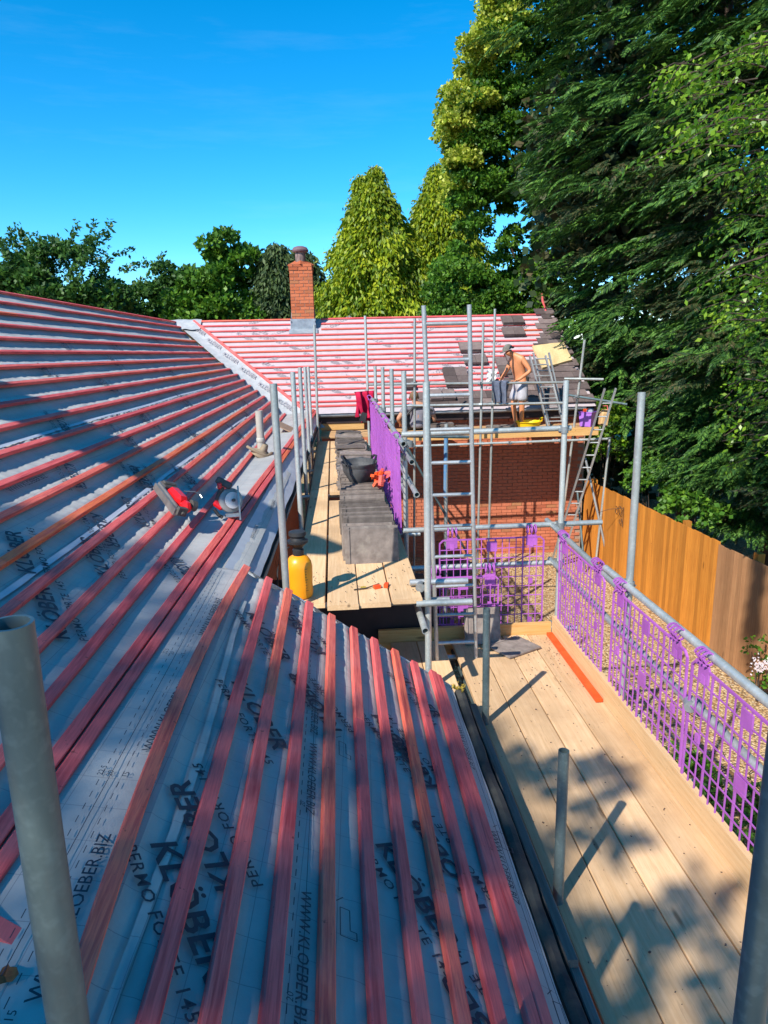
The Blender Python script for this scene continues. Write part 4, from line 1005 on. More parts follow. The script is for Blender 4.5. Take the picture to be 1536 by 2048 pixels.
O = pA_px(447, 1035)+nA*.12; vw = (-(O.normalized())); up_ = Vector((0, 0, 1)); hx = up_.cross(vw).normalized(); hy = vw.cross(hx)
t = thing('circular_saw', 'red and silver cordless circular saw with round blade guard by the roof edge', 'power tool', O-nA*.11)
Q = lambda x, y, z: O + hx*x + hy*y + vw*z; Mv = M3(hx, hy, vw)
ax = (vw + hx*.45).normalized()
MB().lathe(Q(.01, .03, .0), [(.092, -.02), (.098, -.015), (.098, .018), (.085, .028), (.02, .03)], 28, ax=ax).build('blade_guard', simple('grey_guard', (.34, .34, .33), (.26, .26, .25), 9, .45), t, True)
MB().lathe(Q(.03, .03, .045), [(.0, -.005), (.066, -.004), (.066, .0), (.0, .001)], 36, ax=ax).build('blade', simple('saw_blade', (.72, .70, .66), (.62, .60, .57), 9, .35, bmp=0), t, True)
MB().lathe(Q(.033, .03, .052), [(.0, 0), (.014, 0), (.014, .012), (.0, .012)], 12, ax=ax).build('arbor', darkp, t, True)
MB().bar(Q(.075, .14, .05), Q(.075, -.13, .06), .012, .05, vw).build('foot_plate', steel, t)
MB().boxm(Q(.02, -.09, .03), .12, .035, .06, Mv).build('blade_box', steel, t, bevel=.006)
MB().boxm(Q(-.08, .0, .0), .09, .06, .08, Mv @ Matrix.Rotation(-.7, 3, 'Z')).build('motor', red, t, bevel=.015)
MB().path([Q(-.09, .04, .01), Q(-.07, .09, .03), Q(-.045, .14, .04)], .022, 10).build('handle', darkp, t, True)
MB().boxm(Q(-.03, .17, .02), .13, .055, .08, Mv @ Matrix.Rotation(-.55, 3, 'Z')).build('battery', darkp, t, bevel=.01)
MB().boxm(Q(-.065, .15, .04), .035, .05, .07, Mv).build('battery_trim', red, t, bevel=.008)
MB().path([Q(-.12, -.03, 0), Q(-.09, -.08, .0), Q(-.06, -.10, .01)], .014, 8).build('side_handle', M['black'], t, True)
# vent pipe
c = pA(-.955, 8.93); c.z = surfA(-.955, 8.93); t = thing('vent_pipe', 'pale grey plastic vent pipe rising through its flashing near the roof valley', 'vent pipe', c)
MB().tube(c+Vector((0, 0, .0)), c+Vector((.0, 0, .56)), .048, 20).lathe(c+Vector((0, 0, .16)), [(.05, 0), (.056, .01), (.056, .05), (.05, .06)], 20).build('pipe', M['pipe'], t, True)
rub = simple('worn_tan_collar', (.32, .25, .17), (.22, .16, .10), 9, .8)
MB().lathe(c+Vector((0, 0, .02)), [(.22, -.02), (.20, .01), (.09, .05), (.065, .12), (.05, .13)], 18, ax=nA, sx=.62).build('flashing_collar', rub, t, True)
MB().path([c+Vector((-.16, -.12, .13)), c+Vector((-.10, -.16, .10)), c+Vector((0, -.17, .04)), c+Vector((.08, -.12, .0)), c+Vector((.13, 0, .02))], .02, 8).build('flashing_rim', rub, t, True)
c = pA_px(536, 838); t = thing('cardboard_piece', 'square tan board piece lying on the roof behind the vent pipe', 'board piece', c)
c = Vector((-.83, 11.6, surfA(-.83, 11.6)+.06)); t.location = c; BASE[t.name] = c
MB().boxm(c, .34, .62, .015, M3(Vector((.89, 0, -.45)), Vector((0, 1, 0)), nA)).build('sheet', simple('tan_board', (.36, .24, .16), (.30, .19, .13), 6, .9), t)
# tan insulation mat on the tiles
P4 = [pC_px(1063, 700), pC_px(1125, 692), pC_px(1142, 728), pC_px(1083, 744)]
matm = simple('tan_insulation', (.64, .47, .24), (.56, .40, .19), 25, .95, bmp=.6)
t = thing('insulation_mat', 'tan fibrous mat lying on the laid tiles behind the double ladder', 'mat', P4[3])
nCv = Vector((0, -.527, .85)); V = np.zeros((2, 18, 18, 3)); mb = MB()
g_ = []
for i in range(18):
    for j in range(18):
        s, u = i/17, j/17; p = P4[0].lerp(P4[1], s).lerp(P4[3].lerp(P4[2], s), u); e = .03*mnoise.noise(Vector((s*4, u*4, 5)))
        p = p + nCv*(.12+.03*mnoise.noise(Vector((s*3, u*3, 2)))) + Vector((e*(1 if abs(s-.5) > .4 else 0), e, 0)); V[0, i, j] = p; V[1, i, j] = p-nCv*.05
vs = [tuple(q) for q in V.reshape(-1, 3)]; N = 18; fs = []
for i in range(17):
    for j in range(17): fs.append((i*N+j, (i+1)*N+j, (i+1)*N+j+1, i*N+j+1)); o_ = N*N; fs.append((o_+i*N+j, o_+i*N+j+1, o_+(i+1)*N+j+1, o_+(i+1)*N+j))
    for (a_, b_) in ((i*N, (i+1)*N), ((i+1)*N+17, i*N+17), (17*N+i, 17*N+i+1), (i+1, i)): fs.append((a_, a_+N*N, b_+N*N, b_))
mb.add(vs, fs); mb.build('mat_sheet', matm, t, True)
# far deck: tubs
def tubc(label, c, r, h, mat, nm='bucket', square=False, handles=True):
    t = thing(nm, label, 'tub', c); n = 4 if square else 24
    pr = [(r*.78, 0), (r*.80, .005), (r*.98, h*.94), (r*1.06, h*.95), (r*1.06, h), (r*.95, h), (r*.78, .02), (0, .02)]
    MB().lathe(c, pr, n).build('body', mat, t, not square)
    if handles:
        MB().path([c+Vector((r*.55, -.8*r, h)), c+Vector((r*.75, -.65*r, h+.07)), c+Vector((r*1.0, -.4*r, h+.075)), c+Vector((r*1.05, -.1*r, h))], .012, 8).build('handle', M['yel2'] if nm != 'bucket' else M['black'], t, True)
    return t
M['yel2'] = simple('yellow_rubber', (.90, .62, .01), (.85, .55, .01), 6, .45, bmp=0)
M['yelw'] = simple('pale_handle', (.85, .72, .25), (.8, .65, .2), 6, .45, bmp=0)
c = at_z(1052, 855, UZ+.01); c.y = 13.85; c.x = 3.87
t = tubc('bright yellow flexible tub by the feet of the shirtless man', c, .25, .15, M['yel2'], 'flexible_tub')
pu = simple('lilac_plastic', (.40, .17, .62), (.34, .13, .55), 6, .45, bmp=0)
c = Vector((5.12, 13.95, UZ+.01)); t = tubc('square lilac bucket full of tools behind the leaning ladder', c, .20, .30, pu, 'bucket', True, False); t.rotation_euler = (0, 0, .0)
for (dx, dy, cm) in ((-.05, 0, 'orange'), (.06, .03, 'lead'), (.0, -.05, 'lap')): MB().boxm(c+Vector((dx, dy, .31)), .10, .06, .08, Matrix.Rotation(random.uniform(0, 2), 3, 'X')).build('contents', M[cm], t)
c = Vector((5.45, 13.95, UZ+.01)); t = thing('tan_bag', 'tan leather tool bag at the far right end of the far deck', 'bag', c)
MB().boxm(c+Vector((0, 0, .14)), .17, .20, .28, Matrix.Rotation(.12, 3, 'Y')).boxm(c+Vector((.02, .02, .30)), .13, .12, .05).build('bag_body', simple('tan_leather', (.60, .38, .18), (.5, .3, .13), 7, .8), t, bevel=.03)
MB().path([c+Vector((-.05, 0, .3)), c+Vector((-.02, 0, .40)), c+Vector((.06, 0, .40)), c+Vector((.08, 0, .3))], .010, 6).build('strap', M['battenx'], t, True)
# cloths
def drape(label, nm, c, w, lf, lb, mat, along=(1, 0, 0), folds=9, amp=.02, cat='garment', r=.03):
    t = thing(nm, label, cat, c); c = Vector(c); al = Vector(along).normalized(); n = Vector((-al.y, al.x, 0)); m, k = 60, 40; V = np.zeros((m, k, 3))
    for i in range(m):
        u = i/(m-1)-.5
        for j in range(k):
            s = -lf + (lf+lb)*j/(k-1); fo = amp*(1+abs(s)*2.5)*(sin(u*folds*2*pi/1.+.6*sin(s*9)) + .6*mnoise.noise(Vector((u*8, s*6, w))))
            wid = w*(1+.12*sin(s*7+1)-.25*max(0, abs(s)-.25))
            if abs(s) < .05: p = c+al*(u*wid) + n*(s*.6) + Vector((0, 0, r+.008))
            else: sg = 1 if s > 0 else -1; p = c+al*(u*wid+.02*sin(s*11)) + n*(sg*(.035)+fo) + Vector((0, 0, r-(abs(s)-.05)*(1+.06*sin(u*9))))
            V[i, j] = p
    grid_mesh('cloth', V, mat, t); return t
navy = simple('slate_blue_cloth', (.13, .15, .20), (.09, .10, .14), 14, .9, bmp=.2); crim = simple('crimson_cloth', (.55, .01, .06), (.38, .005, .035), 9, .85, bmp=.3)
drape('dark grey blue shirt draped over the far guard rail beside the shirtless man', 'hanging_shirt', (3.16, 13.38, -.815), .30, .46, .40, navy, folds=2.2, amp=.02)
t = drape('crimson jacket hung over the end of the platform guard rail', 'hanging_jacket', (.50, 11.25, -.80), .40, .50, .42, crim, (.8, .6, 0), 3, .03)
MB().boxm((.44, 11.05, -1.15), .09, .05, .14, Matrix.Rotation(.3, 3, 'Y')).build('dark_lining', M['black'], t)
# wood block by the bag, leaf on the roof
t = thing('dry_leaf', 'brown curled dead leaf on the membrane at the lower left', 'leaf', (-.80, 1.36, -1.3)); z0 = surfA(-.80, 1.36)
mb = MB(); ctr = Vector((-.80, 1.36, z0+.018)); pts = []
for i in range(14): a = i/14*2*pi; r = .022*(1+.45*cos(3*a)); pts.append(ctr+Vector((cos(a)*r, sin(a)*r*1.2, .009*sin(2*a))))
mb.add([ctr-Vector((0, 0, .006))]+pts, [(0, 1+i, 1+(i+1) % 14) for i in range(14)]); mb.build('leaf_blade', simple('dead_leaf', (.22, .09, .03), (.14, .05, .02), 60, .8), t)
# debris crumbs on the walkway (uncountable)
mb = MB()
for i in range(420):
    f = random.random()
    if f < .6: x, y = random.uniform(1.35, 1.80), 5.6-abs(random.gauss(0, .45))
    else: x, y = random.uniform(.95, 1.8), random.uniform(1.2, 5.5)
    s = random.uniform(.0015, .005) if f < .97 else .007; mb.boxm((x, y, LZ+.006), s, s*1.6, s*.6, Matrix.Rotation(random.uniform(0, 3), 3, 'Z'))
for i in range(60):
    s = .006; mb.boxm((random.uniform(-.3, .55), random.uniform(4.62, 5.4), UZ+.018), s, s*1.5, s*.6)
o = mb.build('debris_crumbs', simple('crumb', (.16, .11, .08), (.09, .06, .045), 30, .9)); o['kind'] = 'stuff'
# dark boxes and bits on the ground behind the end guard
t = thing('stone_slab', 'grey brown stone slab lying on the gravel behind the end guard', 'stone', (2.0, 9.3, GZ)); MB().boxm((2.35, 9.6, GZ+.06), .9, .45, .14, Matrix.Rotation(.1, 3, 'Z')).build('slab', M['tile'], t, bevel=.02)
t = thing('water_butt', 'dark plastic container standing on the gravel below the platform', 'container', (1.3, 9.2, GZ)); MB().lathe((1.25, 9.2, GZ), [(.28, 0), (.33, .1), (.33, .75), (.28, .8), (.0, .8)], 20).build('container_body', M['black'], t, True)
t = thing('old_bath_table', 'dark round topped table on the gravel behind the blue pole', 'table', (1.65, 10.6, GZ))
MB().lathe((1.75, 10.7, GZ+1.05), [(.0, 0), (.42, 0), (.44, .02), (.42, .05), (.0, .05)], 24).build('table_top', M['soffit'], t, True)
for k in range(4): MB().tube((1.75+.3*cos(k*pi/2+.7), 10.7+.3*sin(k*pi/2+.7), GZ), (1.75+.2*cos(k*pi/2+.7), 10.7+.2*sin(k*pi/2+.7), GZ+1.05), .02, 8, False).build('leg', M['soffit'], t, True)
# ================================================================== PEOPLE
skin1 = simple('warm_skin', (.66, .27, .12), (.56, .21, .09), 5, .5, bmp=.05, spec=.4); skin2 = simple('skin', (.55, .27, .16), (.47, .22, .13), 5, .55, bmp=.05)  # standing man has the more orange skin tone
def skin_mesh(name, pts, edges, mat, parent, root=0, sub=2):
    b = BASE[parent.name]; me = bpy.data.meshes.new(name); me.from_pydata([tuple(Vector(p[0])-b) for p in pts], edges, []); me.materials.append(mat)
    o = link(name, me, parent); md = o.modifiers.new('skin', 'SKIN'); md.use_smooth_shade = True
    for i, p in enumerate(pts):
        r = p[1]; me.skin_vertices[0].data[i].radius = (r, r) if isinstance(r, (float, int)) else r
        me.skin_vertices[0].data[i].use_root = (i == root)
    s = o.modifiers.new('sub', 'SUBSURF'); s.levels = sub; s.render_levels = sub; return o
W = at_y
def hand(pts, edges, wrist_i, wrist, direction, side):
    """palm and five fingers appended to a skeleton"""
    d = Vector(direction).normalized(); s = Vector(side).normalized(); n = d.cross(s); i0 = len(pts); pts.append((wrist+d*.05, .024)); edges.append((wrist_i, i0))
    for k in range(4):
        o_ = (k-1.5)*.021; L = (.068, .078, .074, .058)[k]; b = len(pts)
        pts.append((wrist+d*.085+s*o_, .0095)); pts.append((wrist+d*(.085+L*.5)+s*o_+n*.012, .0085)); pts.append((wrist+d*(.085+L*.85)+s*o_+n*.036, .0075))
        edges += [(i0, b), (b, b+1), (b+1, b+2)]
    b = len(pts); pts.append((wrist+d*.035+s*.034, .011)); pts.append((wrist+d*.075+s*.052+n*.015, .009)); edges += [(i0, b), (b, b+1)]
# ---- standing man, bending, facing left
man = thing('person', 'shirtless worker in pale shorts and a grey cap bending over on the far deck', 'person', (3.70, 14.1, UZ))
pel = W(1042, 768, 14.12); wst = W(1041, 752, 14.10); ch = W(1034, 730, 14.06); up1 = W(1031, 717, 14.05); nk = W(1026, 709, 14.05); hd = W(1016.5, 704, 14.04)
shn = W(1045, 718, 13.92); shf = W(1024, 719, 14.22); eln = W(1061, 742, 13.84); hnn = W(1037, 760, 13.80); elf = W(1013, 742, 14.22); hnf = W(999, 762, 14.05)
hpn = W(1045, 777, 14.02); hpf = W(1037, 776, 14.22); knn = W(1044, 808, 13.98); knf = W(1026, 808, 14.18); ann = W(1043, 845, 14.02); anf = W(1032, 845, 14.20)
pts = [(pel, (.15, .12)), (wst, (.135, .10)), (ch, (.165, .115)), (up1, (.14, .09)), (nk, .055),
       (shn, .066), (eln, .043), (hnn, .030), (shf, .066), (elf, .043), (hnf, .030),
       (hpn, .092), (knn, .062), (ann, .042), (hpf, .092), (knf, .060), (anf, .042)]
ed = [(0, 1), (1, 2), (2, 3), (3, 4), (3, 5), (5, 6), (6, 7), (3, 8), (8, 9), (9, 10), (0, 11), (11, 12), (12, 13), (0, 14), (14, 15), (15, 16)]
for (i, p) in ((13, ann), (16, anf)): k = len(pts); pts.append((p+Vector((-.02, 0, -.05)), .040)); pts.append((p+Vector((-.15, -.03, -.065)), .032)); ed += [(i, k), (k, k+1)]
k = len(pts); pts.append((hd+Vector((.012, 0, -.02)), .075)); pts.append((hd+Vector((-.01, 0, .03)), .092)); ed += [(4, k), (k, k+1)]
hand(pts, ed, 7, hnn, (-.9, 0, -.3), (0, -1, .2)); hand(pts, ed, 10, hnf, (-.7, -.2, -.6), (.2, -1, 0))
skin_mesh('body', pts, ed, skin1, man)
sh = simple('pale_shorts', (.50, .48, .50), (.32, .31, .34), 9, .9, bmp=.5, bdist=.03, stretch=(1, 1, .4))
skin_mesh('shorts', [(wst+Vector((0, 0, -.05)), (.150, .125)), (pel, (.165, .15)), (hpn, .125), (knn+Vector((0, 0, .16)), .118), (knn+Vector((0, 0, .04)), .122), (hpf, .12), (knf+Vector((.03, 0, .16)), .115), (knf+Vector((.02, 0, .05)), .118)],
          [(0, 1), (1, 2), (2, 3), (3, 4), (1, 5), (5, 6), (6, 7)], sh, man)
capm = simple('grey_cap', (.20, .19, .15), (.13, .12, .10), 14, .9)
fdir = Vector((-.86, -.15, -.45)).normalized(); upv = Vector((-.42, 0, .9)).normalized(); hc = hd+Vector((-.005, 0, .035)); sd_ = upv.cross(fdir).normalized()
Mh = M3(fdir, sd_, upv)
m = MB(); vs = []; fs = []; n = 20
for r in range(8):
    th = r/7*pi/2*1.05
    for i in range(n): a = 2*pi*i/n; vs.append(hc + Mh @ Vector((.112*cos(a)*cos(th), .095*sin(a)*cos(th), .01+.108*sin(th))))
for r in range(7):
    for i in range(n): j = (i+1) % n; fs.append((r*n+i, r*n+j, (r+1)*n+j, (r+1)*n+i))
m.add(vs, fs); m.boxm(hc + Mh @ Vector((.115, 0, .02)), .07, .13, .012, Mh); m.build('cap', capm, man, True)
m = MB(); m.boxm(hc + Mh @ Vector((-.115, 0, .0)), .03, .06, .03, Mh); m.build('cap_strap', M['black'], man)
face = MB(); face.lathe(hc + Mh @ Vector((.105, 0, -.045)), [(.004, -.03), (.016, -.015), (.010, .02), (.003, .03)], 8, ax=upv); face.build('nose', skin1, man, True)
for s in (-1, 1):
    MB().lathe(hc + Mh @ Vector((.088, s*.034, -.025)), [(.0, -.008), (.010, 0), (.0, .008)], 8, ax=upv).build('eye', M['black'], man, True)
    MB().lathe(hc + Mh @ Vector((.0, s*.092, -.04)), [(.006, -.03), (.018, -.01), (.018, .012), (.004, .03)], 8, ax=upv, sx=1).build('ear', skin1, man, True)
MB().boxm(hc + Mh @ Vector((.092, 0, -.085)), .012, .045, .007, Mh).build('mouth', simple('lips', (.30, .08, .06), (.25, .06, .05), 5, .6), man)
m = MB(); m.boxm(wst+Vector((.09, -.02, -.06)), .12, .20, .10); m.build('tool_pouch', M['black'], man, bevel=.02)
m = MB(); m.boxm(hnf+Vector((-.10, -.02, .03)), .14, .03, .07, Matrix.Rotation(.5, 3, 'Y')); slt = thing('hand_tool', 'dark handled trowel with a white cloth in the left hand of the bending man', 'tool', hnf+Vector((-.1, 0, 0)))
MB().boxm(hnf+Vector((-.09, -.05, .01)), .12, .03, .035, Matrix.Rotation(-.5, 3, 'Y')).build('handle', M['black'], slt)
V = np.zeros((20, 20, 3))
for i in range(20):
    for j in range(20):
        u, v = i/19-.5, j/19-.5; p = hnf+Vector((-.17, -.03, .10)); V[i, j] = p+Vector((u*.16+.03*v, .05*sin(u*9)+.03*sin(v*13), v*.24+.03*sin(u*12)))
grid_mesh('cloth', V, simple('white_cloth', (.7, .7, .68), (.6, .6, .6), 9, .9), slt)
# ---- second man, kneeling with his back to us
m2 = thing('person', 'worker in a grey T shirt kneeling with his back turned behind the near pole', 'person', (1.52, 14.25, UZ))
Y2 = 14.2
pel = W(836, 862, Y2); pel.z = UZ+.20; wst = W(834, 846, Y2); ch = W(836, 826, Y2); upb = W(836, 812, Y2); nk = W(831, 804, Y2); hd = W(828, 795, Y2)
shl = W(812, 816, Y2); shr = W(860, 816, Y2); ell = W(796, 838, Y2-.05); elr = W(870, 840, Y2+.05); hl = W(802, 848, Y2+.25); hr = W(858, 846, Y2+.3)
knl = pel+Vector((-.16, .38, -.12)); knr = pel+Vector((.16, .38, -.12)); anl = pel+Vector((-.17, .02, -.15)); anr = pel+Vector((.17, .02, -.15))
pts = [(pel, (.16, .13)), (wst, (.15, .12)), (ch, (.17, .12)), (upb, (.15, .10)), (nk, .055), (shl, .065), (ell, .045), (hl, .030), (shr, .065), (elr, .045), (hr, .030),
       (pel+Vector((-.1, .08, -.03)), .09), (knl, .065), (anl, .045), (pel+Vector((.1, .08, -.03)), .09), (knr, .065), (anr, .045)]
ed = [(0, 1), (1, 2), (2, 3), (3, 4), (3, 5), (5, 6), (6, 7), (3, 8), (8, 9), (9, 10), (0, 11), (11, 12), (12, 13), (0, 14), (14, 15), (15, 16)]
k = len(pts); pts.append((hd+Vector((0, .0, -.02)), .075)); pts.append((hd+Vector((0, .01, .03)), .088)); ed += [(4, k), (k, k+1)]
hand(pts, ed, 7, hl, (.1, .9, -.3), (1, 0, 0)); hand(pts, ed, 10, hr, (-.1, .9, -.3), (-1, 0, 0))
skin_mesh('body', pts, ed, skin2, m2)
tee = simple('grey_tee', (.26, .25, .29), (.20, .195, .23), 7, .9, bmp=.5, bdist=.03)
skin_mesh('t_shirt', [(wst+Vector((0, 0, -.12)), (.185, .15)), (wst, (.172, .14)), (ch, (.19, .145)), (upb, (.17, .115)), (shl, .088), (shl.lerp(ell, .6), .072), (shr, .088), (shr.lerp(elr, .6), .072)], [(0, 1), (1, 2), (2, 3), (3, 4), (4, 5), (3, 6), (6, 7)], tee, m2)
skin_mesh('trousers', [(pel, (.18, .15)), (pel+Vector((-.1, .08, -.03)), .11), (knl, .085), (anl, .065), (pel+Vector((.1, .08, -.03)), .11), (knr, .085), (anr, .065)], [(0, 1), (1, 2), (2, 3), (0, 4), (4, 5), (5, 6)], M['black'], m2)
m = MB(); vs = []; fs = []; n = 18; hc = hd+Vector((0, .0, .035))
for r in range(8):
    th = -.55+r/7*(pi/2+.55)
    for i in range(n): a = 2*pi*i/n; vs.append(hc+Vector((.092*cos(a)*cos(th), .10*sin(a)*cos(th)-.008, .100*sin(th))))
for r in range(7):
    for i in range(n): j = (i+1) % n; fs.append((r*n+i, r*n+j, (r+1)*n+j, (r+1)*n+i))
m.add(vs, fs).build('hair', simple('sandy_hair', (.22, .13, .07), (.12, .07, .04), 60, .8, bmp=.6), m2, True)
for s in (-1, 1): MB().lathe(hc+Vector((s*.090, 0, -.04)), [(.006, -.03), (.018, -.01), (.018, .012), (.004, .03)], 8).build('ear', skin2, m2, True)
MB().path([shl+Vector((-.02, -.14, -.15)), W(826, 815, Y2-.15), W(848, 813, Y2-.15), W(866, 822, Y2-.14)], .022, 8).build('tool_strap', M['black'], m2, True)

# ================================================================== TREES
def quads(P, D, S, L, Wd):
    """leaf-like quads: base P, direction D, side S, length L, width Wd (arrays)"""
    L = np.asarray(L).reshape(-1, 1); Wd = np.asarray(Wd).reshape(-1, 1); V = np.stack([P, P+D*L*.45+S*Wd, P+D*L, P+D*L*.45-S*Wd], 1); return V
def unit(a): return a/np.maximum(np.linalg.norm(a, axis=-1, keepdims=True), 1e-9)
def leaf_obj(name, Vq, mat, parent, kind=None):
    n = len(Vq); b = np.array(BASE[parent.name]) if parent else 0; o = npmesh(name, Vq.reshape(-1, 3)-b, np.arange(n*4).reshape(n, 4), mat, parent)
    if kind: o['kind'] = kind
    return o
def rand_leaves(P, out, size, droop=.3, aspect=.38, rng=RNG):
    n = len(P); D = unit(out*.7+rng.normal(0, .6, (n, 3))+np.array([0, 0, -droop])); S = unit(np.cross(D, rng.normal(0, 1, (n, 3)))); L = size*rng.uniform(.6, 1.3, n); return quads(P, D, S, L, L*aspect)
def clump_crown(centers, rad, per, size, droop=.3, aspect=.38, flat=.75):
    out = []
    for c, r in zip(centers, rad):
        d = unit(RNG.normal(0, 1, (per, 3))); d[:, 2] = np.abs(d[:, 2])*1.0 - .35*RNG.random(per); d = unit(d)
        rr = r*RNG.uniform(.55, 1.08, (per, 1)); P = c + d*rr*np.array([1, 1, flat]); out.append(rand_leaves(P, d, size, droop, aspect))
    return np.concatenate(out)
def trunk(parent, base, top, r0, r1, limbs=(), nm='trunk'):
    m = MB(); base, top = Vector(base), Vector(top); n = 8; pts = [base.lerp(top, i/n)+Vector((.12*mnoise.noise(Vector((i*.7, base.x, 0))), .12*mnoise.noise(Vector((i*.7, 3, base.y))), 0))*(1 if i else 0) for i in range(n+1)]
    m.path(pts, r0, 10, [r0+(r1-r0)*i/n for i in range(n+1)])
    for (t, e, r) in limbs:
        a = base.lerp(top, t); e = Vector(e); mid = a.lerp(e, .5)+Vector((0, 0, -.08*(e-a).length)); m.path([a, a.lerp(mid, .5), mid, mid.lerp(e, .5), e], r, 7, [r, r*.85, r*.65, r*.45, r*.2])
    return m.build(nm, M['bark'], parent, True)
def ell_centers(c, r, n, rng=RNG, shell=.35, zmin=-1):
    d = unit(rng.normal(0, 1, (n*3, 3))); d = d[d[:, 2] > zmin][:n]; k = rng.uniform(shell, 1, (len(d), 1))**.5; return np.array(c) + d*k*np.array(r)
LM = {
 'dk': leaf_mat('dark_broadleaf', [(.022, .065, .012), (.04, .11, .018), (.07, .17, .028), (.11, .23, .035)]),
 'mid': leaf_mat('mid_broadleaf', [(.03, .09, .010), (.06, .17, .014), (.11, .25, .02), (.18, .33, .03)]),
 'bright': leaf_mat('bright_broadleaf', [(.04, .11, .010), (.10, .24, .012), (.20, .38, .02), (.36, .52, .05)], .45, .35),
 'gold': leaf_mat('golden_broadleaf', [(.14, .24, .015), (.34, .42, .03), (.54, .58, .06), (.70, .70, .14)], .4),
 'cyp': leaf_mat('golden_cypress', [(.07, .14, .008), (.18, .27, .010), (.30, .38, .012), (.44, .46, .02)], .3, clump=.9),
 'ley': leaf_mat('leylandii_spray', [(.018, .065, .014), (.038, .115, .02), (.08, .19, .03), (.16, .31, .045)], .25, .55, clump=.7),
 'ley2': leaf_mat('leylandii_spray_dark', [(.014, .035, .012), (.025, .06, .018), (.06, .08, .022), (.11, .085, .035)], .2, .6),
 'spr': leaf_mat('spruce_spray', [(.025, .05, .018), (.045, .08, .025), (.07, .11, .03), (.09, .14, .04)], .2, .6),
}
def tree(nm, label, base, parts, trunk_top, r0=.2, limbs=(), group=None):
    t = thing(nm, label, 'tree', base, group); 
    trunk(t, base, trunk_top, r0, r0*.3, limbs)
    for q in parts: leaf_obj('crown', q[0], LM[q[1]], t)
    return t
def hill(P): return np.array(P)
# background trees on the left
c1 = ell_centers((-11.7, 32, .25), (3.3, 2.2, 3.9), 175); L1 = clump_crown(c1, RNG.uniform(.4, .8, len(c1)), 260, .22, .2)
sh_ = []
for i in range(46):      # feathery upright shoots
    b = np.array([-11.7, 32, .8])+np.array([RNG.normal(0, 1.5), RNG.normal(0, 1), RNG.uniform(1.5, 2.8)]); d = unit(np.array([RNG.normal(0, .45)+(b[0]+11.7)*.28, RNG.normal(0, .3), 1.])); ln = RNG.uniform(.9, 2.0)
    k = 110; s = RNG.uniform(0, 1, (k, 1)); P = b+d*s*ln+np.array([.25, 0, -.3])*s**2*RNG.choice([-1, 1]) + RNG.normal(0, .07, (k, 3)); sh_.append(rand_leaves(P, np.repeat(d[None], k, 0)*.6+RNG.normal(0, .5, (k, 3)), .2, .25, .25))
tree('broadleaf_tree', 'feathery dark green tree with upright shoots at the far left behind the ridge', (-11.7, 32, GZ), [(L1, 'dk'), (np.concatenate(sh_), 'dk')], (-11.7, 32, 2), .25)
c = ell_centers((-15.8, 34, -1.6), (2.2, 2, 2.8), 40); tree('broadleaf_tree', 'pale green low tree at the left frame edge', (-15.6, 34, GZ), [(clump_crown(c, RNG.uniform(.3, .6, len(c)), 150, .16), 'mid')], (-15.6, 34, 1))
c = ell_centers((-8.0, 37, .8), (2.3, 1.8, 3.1), 90); tree('broadleaf_tree', 'low rounded dark tree between the feathery tree and the tall one', (-8.0, 37, GZ), [(clump_crown(c, RNG.uniform(.4, .7, len(c)), 240, .23), 'dk')], (-8, 37, 2))
c = ell_centers((-4.6, 33, 1.15), (1.9, 1.6, 3.5), 110); c = np.concatenate([c, ell_centers((-6.2, 33.4, -.3), (1.5, 1.2, 3.0), 60)]); tree('broadleaf_tree', 'tall mid green tree with rounded top left of the chimney', (-4.6, 33, GZ), [(clump_crown(c, RNG.uniform(.4, .65, len(c)), 230, .22), 'mid')], (-4.6, 33, 3))
def conifer_drape(cx, cy, z0, z1, R, n, size, seedv, prof=None, drape_=.9):
    """conical crown of hanging sprays"""
    rng = np.random.default_rng(seedv); out = []
    for i in range(n):
        t = rng.random()**.8; z = z0+(z1-z0)*t; a = rng.uniform(0, 2*pi); r = (prof(t) if prof else R*(1-t)**.8)*rng.uniform(.64, 1.08)*(1+.12*sin(a*5+z*2)+.48*mnoise.noise(Vector((cos(a)*2.2+seedv, sin(a)*2.2, z*1.3))))
        c = np.array([cx+r*cos(a), cy+r*sin(a), z]); o = np.array([cos(a), sin(a), 0]); k = 20
        s = rng.uniform(0, 1, (k, 1)); w = rng.normal(0, size*.30, (k, 3)); P = c + o*s*size*.6 + np.array([0, 0, -1])*(s**1.6)*size*drape_ + w*np.array([1, 1, .5]); D = unit(np.repeat(o[None], k, 0)*.5+np.array([0, 0, -drape_*.9])+rng.normal(0, .35, (k, 3))); S = unit(np.cross(D, rng.normal(0, 1, (k, 3)))); L = size*rng.uniform(.28, .6, k); out.append(quads(P, D, S, L, L*.20))
    return np.concatenate(out)
pf = lambda R, tip=.0: (lambda t: R*(1-t)**.72)
tree('conifer_tree', 'dark drooping conifer just left of the chimney', (-2.3, 33, GZ), [(conifer_drape(-2.3, 33, -3, 4.2, 2.1, 1500, .6, 3), 'spr'), (conifer_drape(-1.2, 33.5, -3, 4.0, 1.9, 1100, .6, 4), 'spr')], (-2.3, 33, 4))
tree('golden_cypress', 'golden green cypress with a double tip right of the chimney', (1.75, 27, GZ), [(conifer_drape(1.7, 27, -1.5, 5.45, 2.5, 3800, .44, 5, pf(2.65)), 'cyp'), (conifer_drape(1.75, 27.1, 3.8, 6.05, 1., 420, .30, 6, pf(.55)), 'cyp'), (conifer_drape(1.25, 27.1, 3.4, 5.75, 1., 350, .30, 9, pf(.5)), 'cyp')], (1.75, 27, 6), .2)
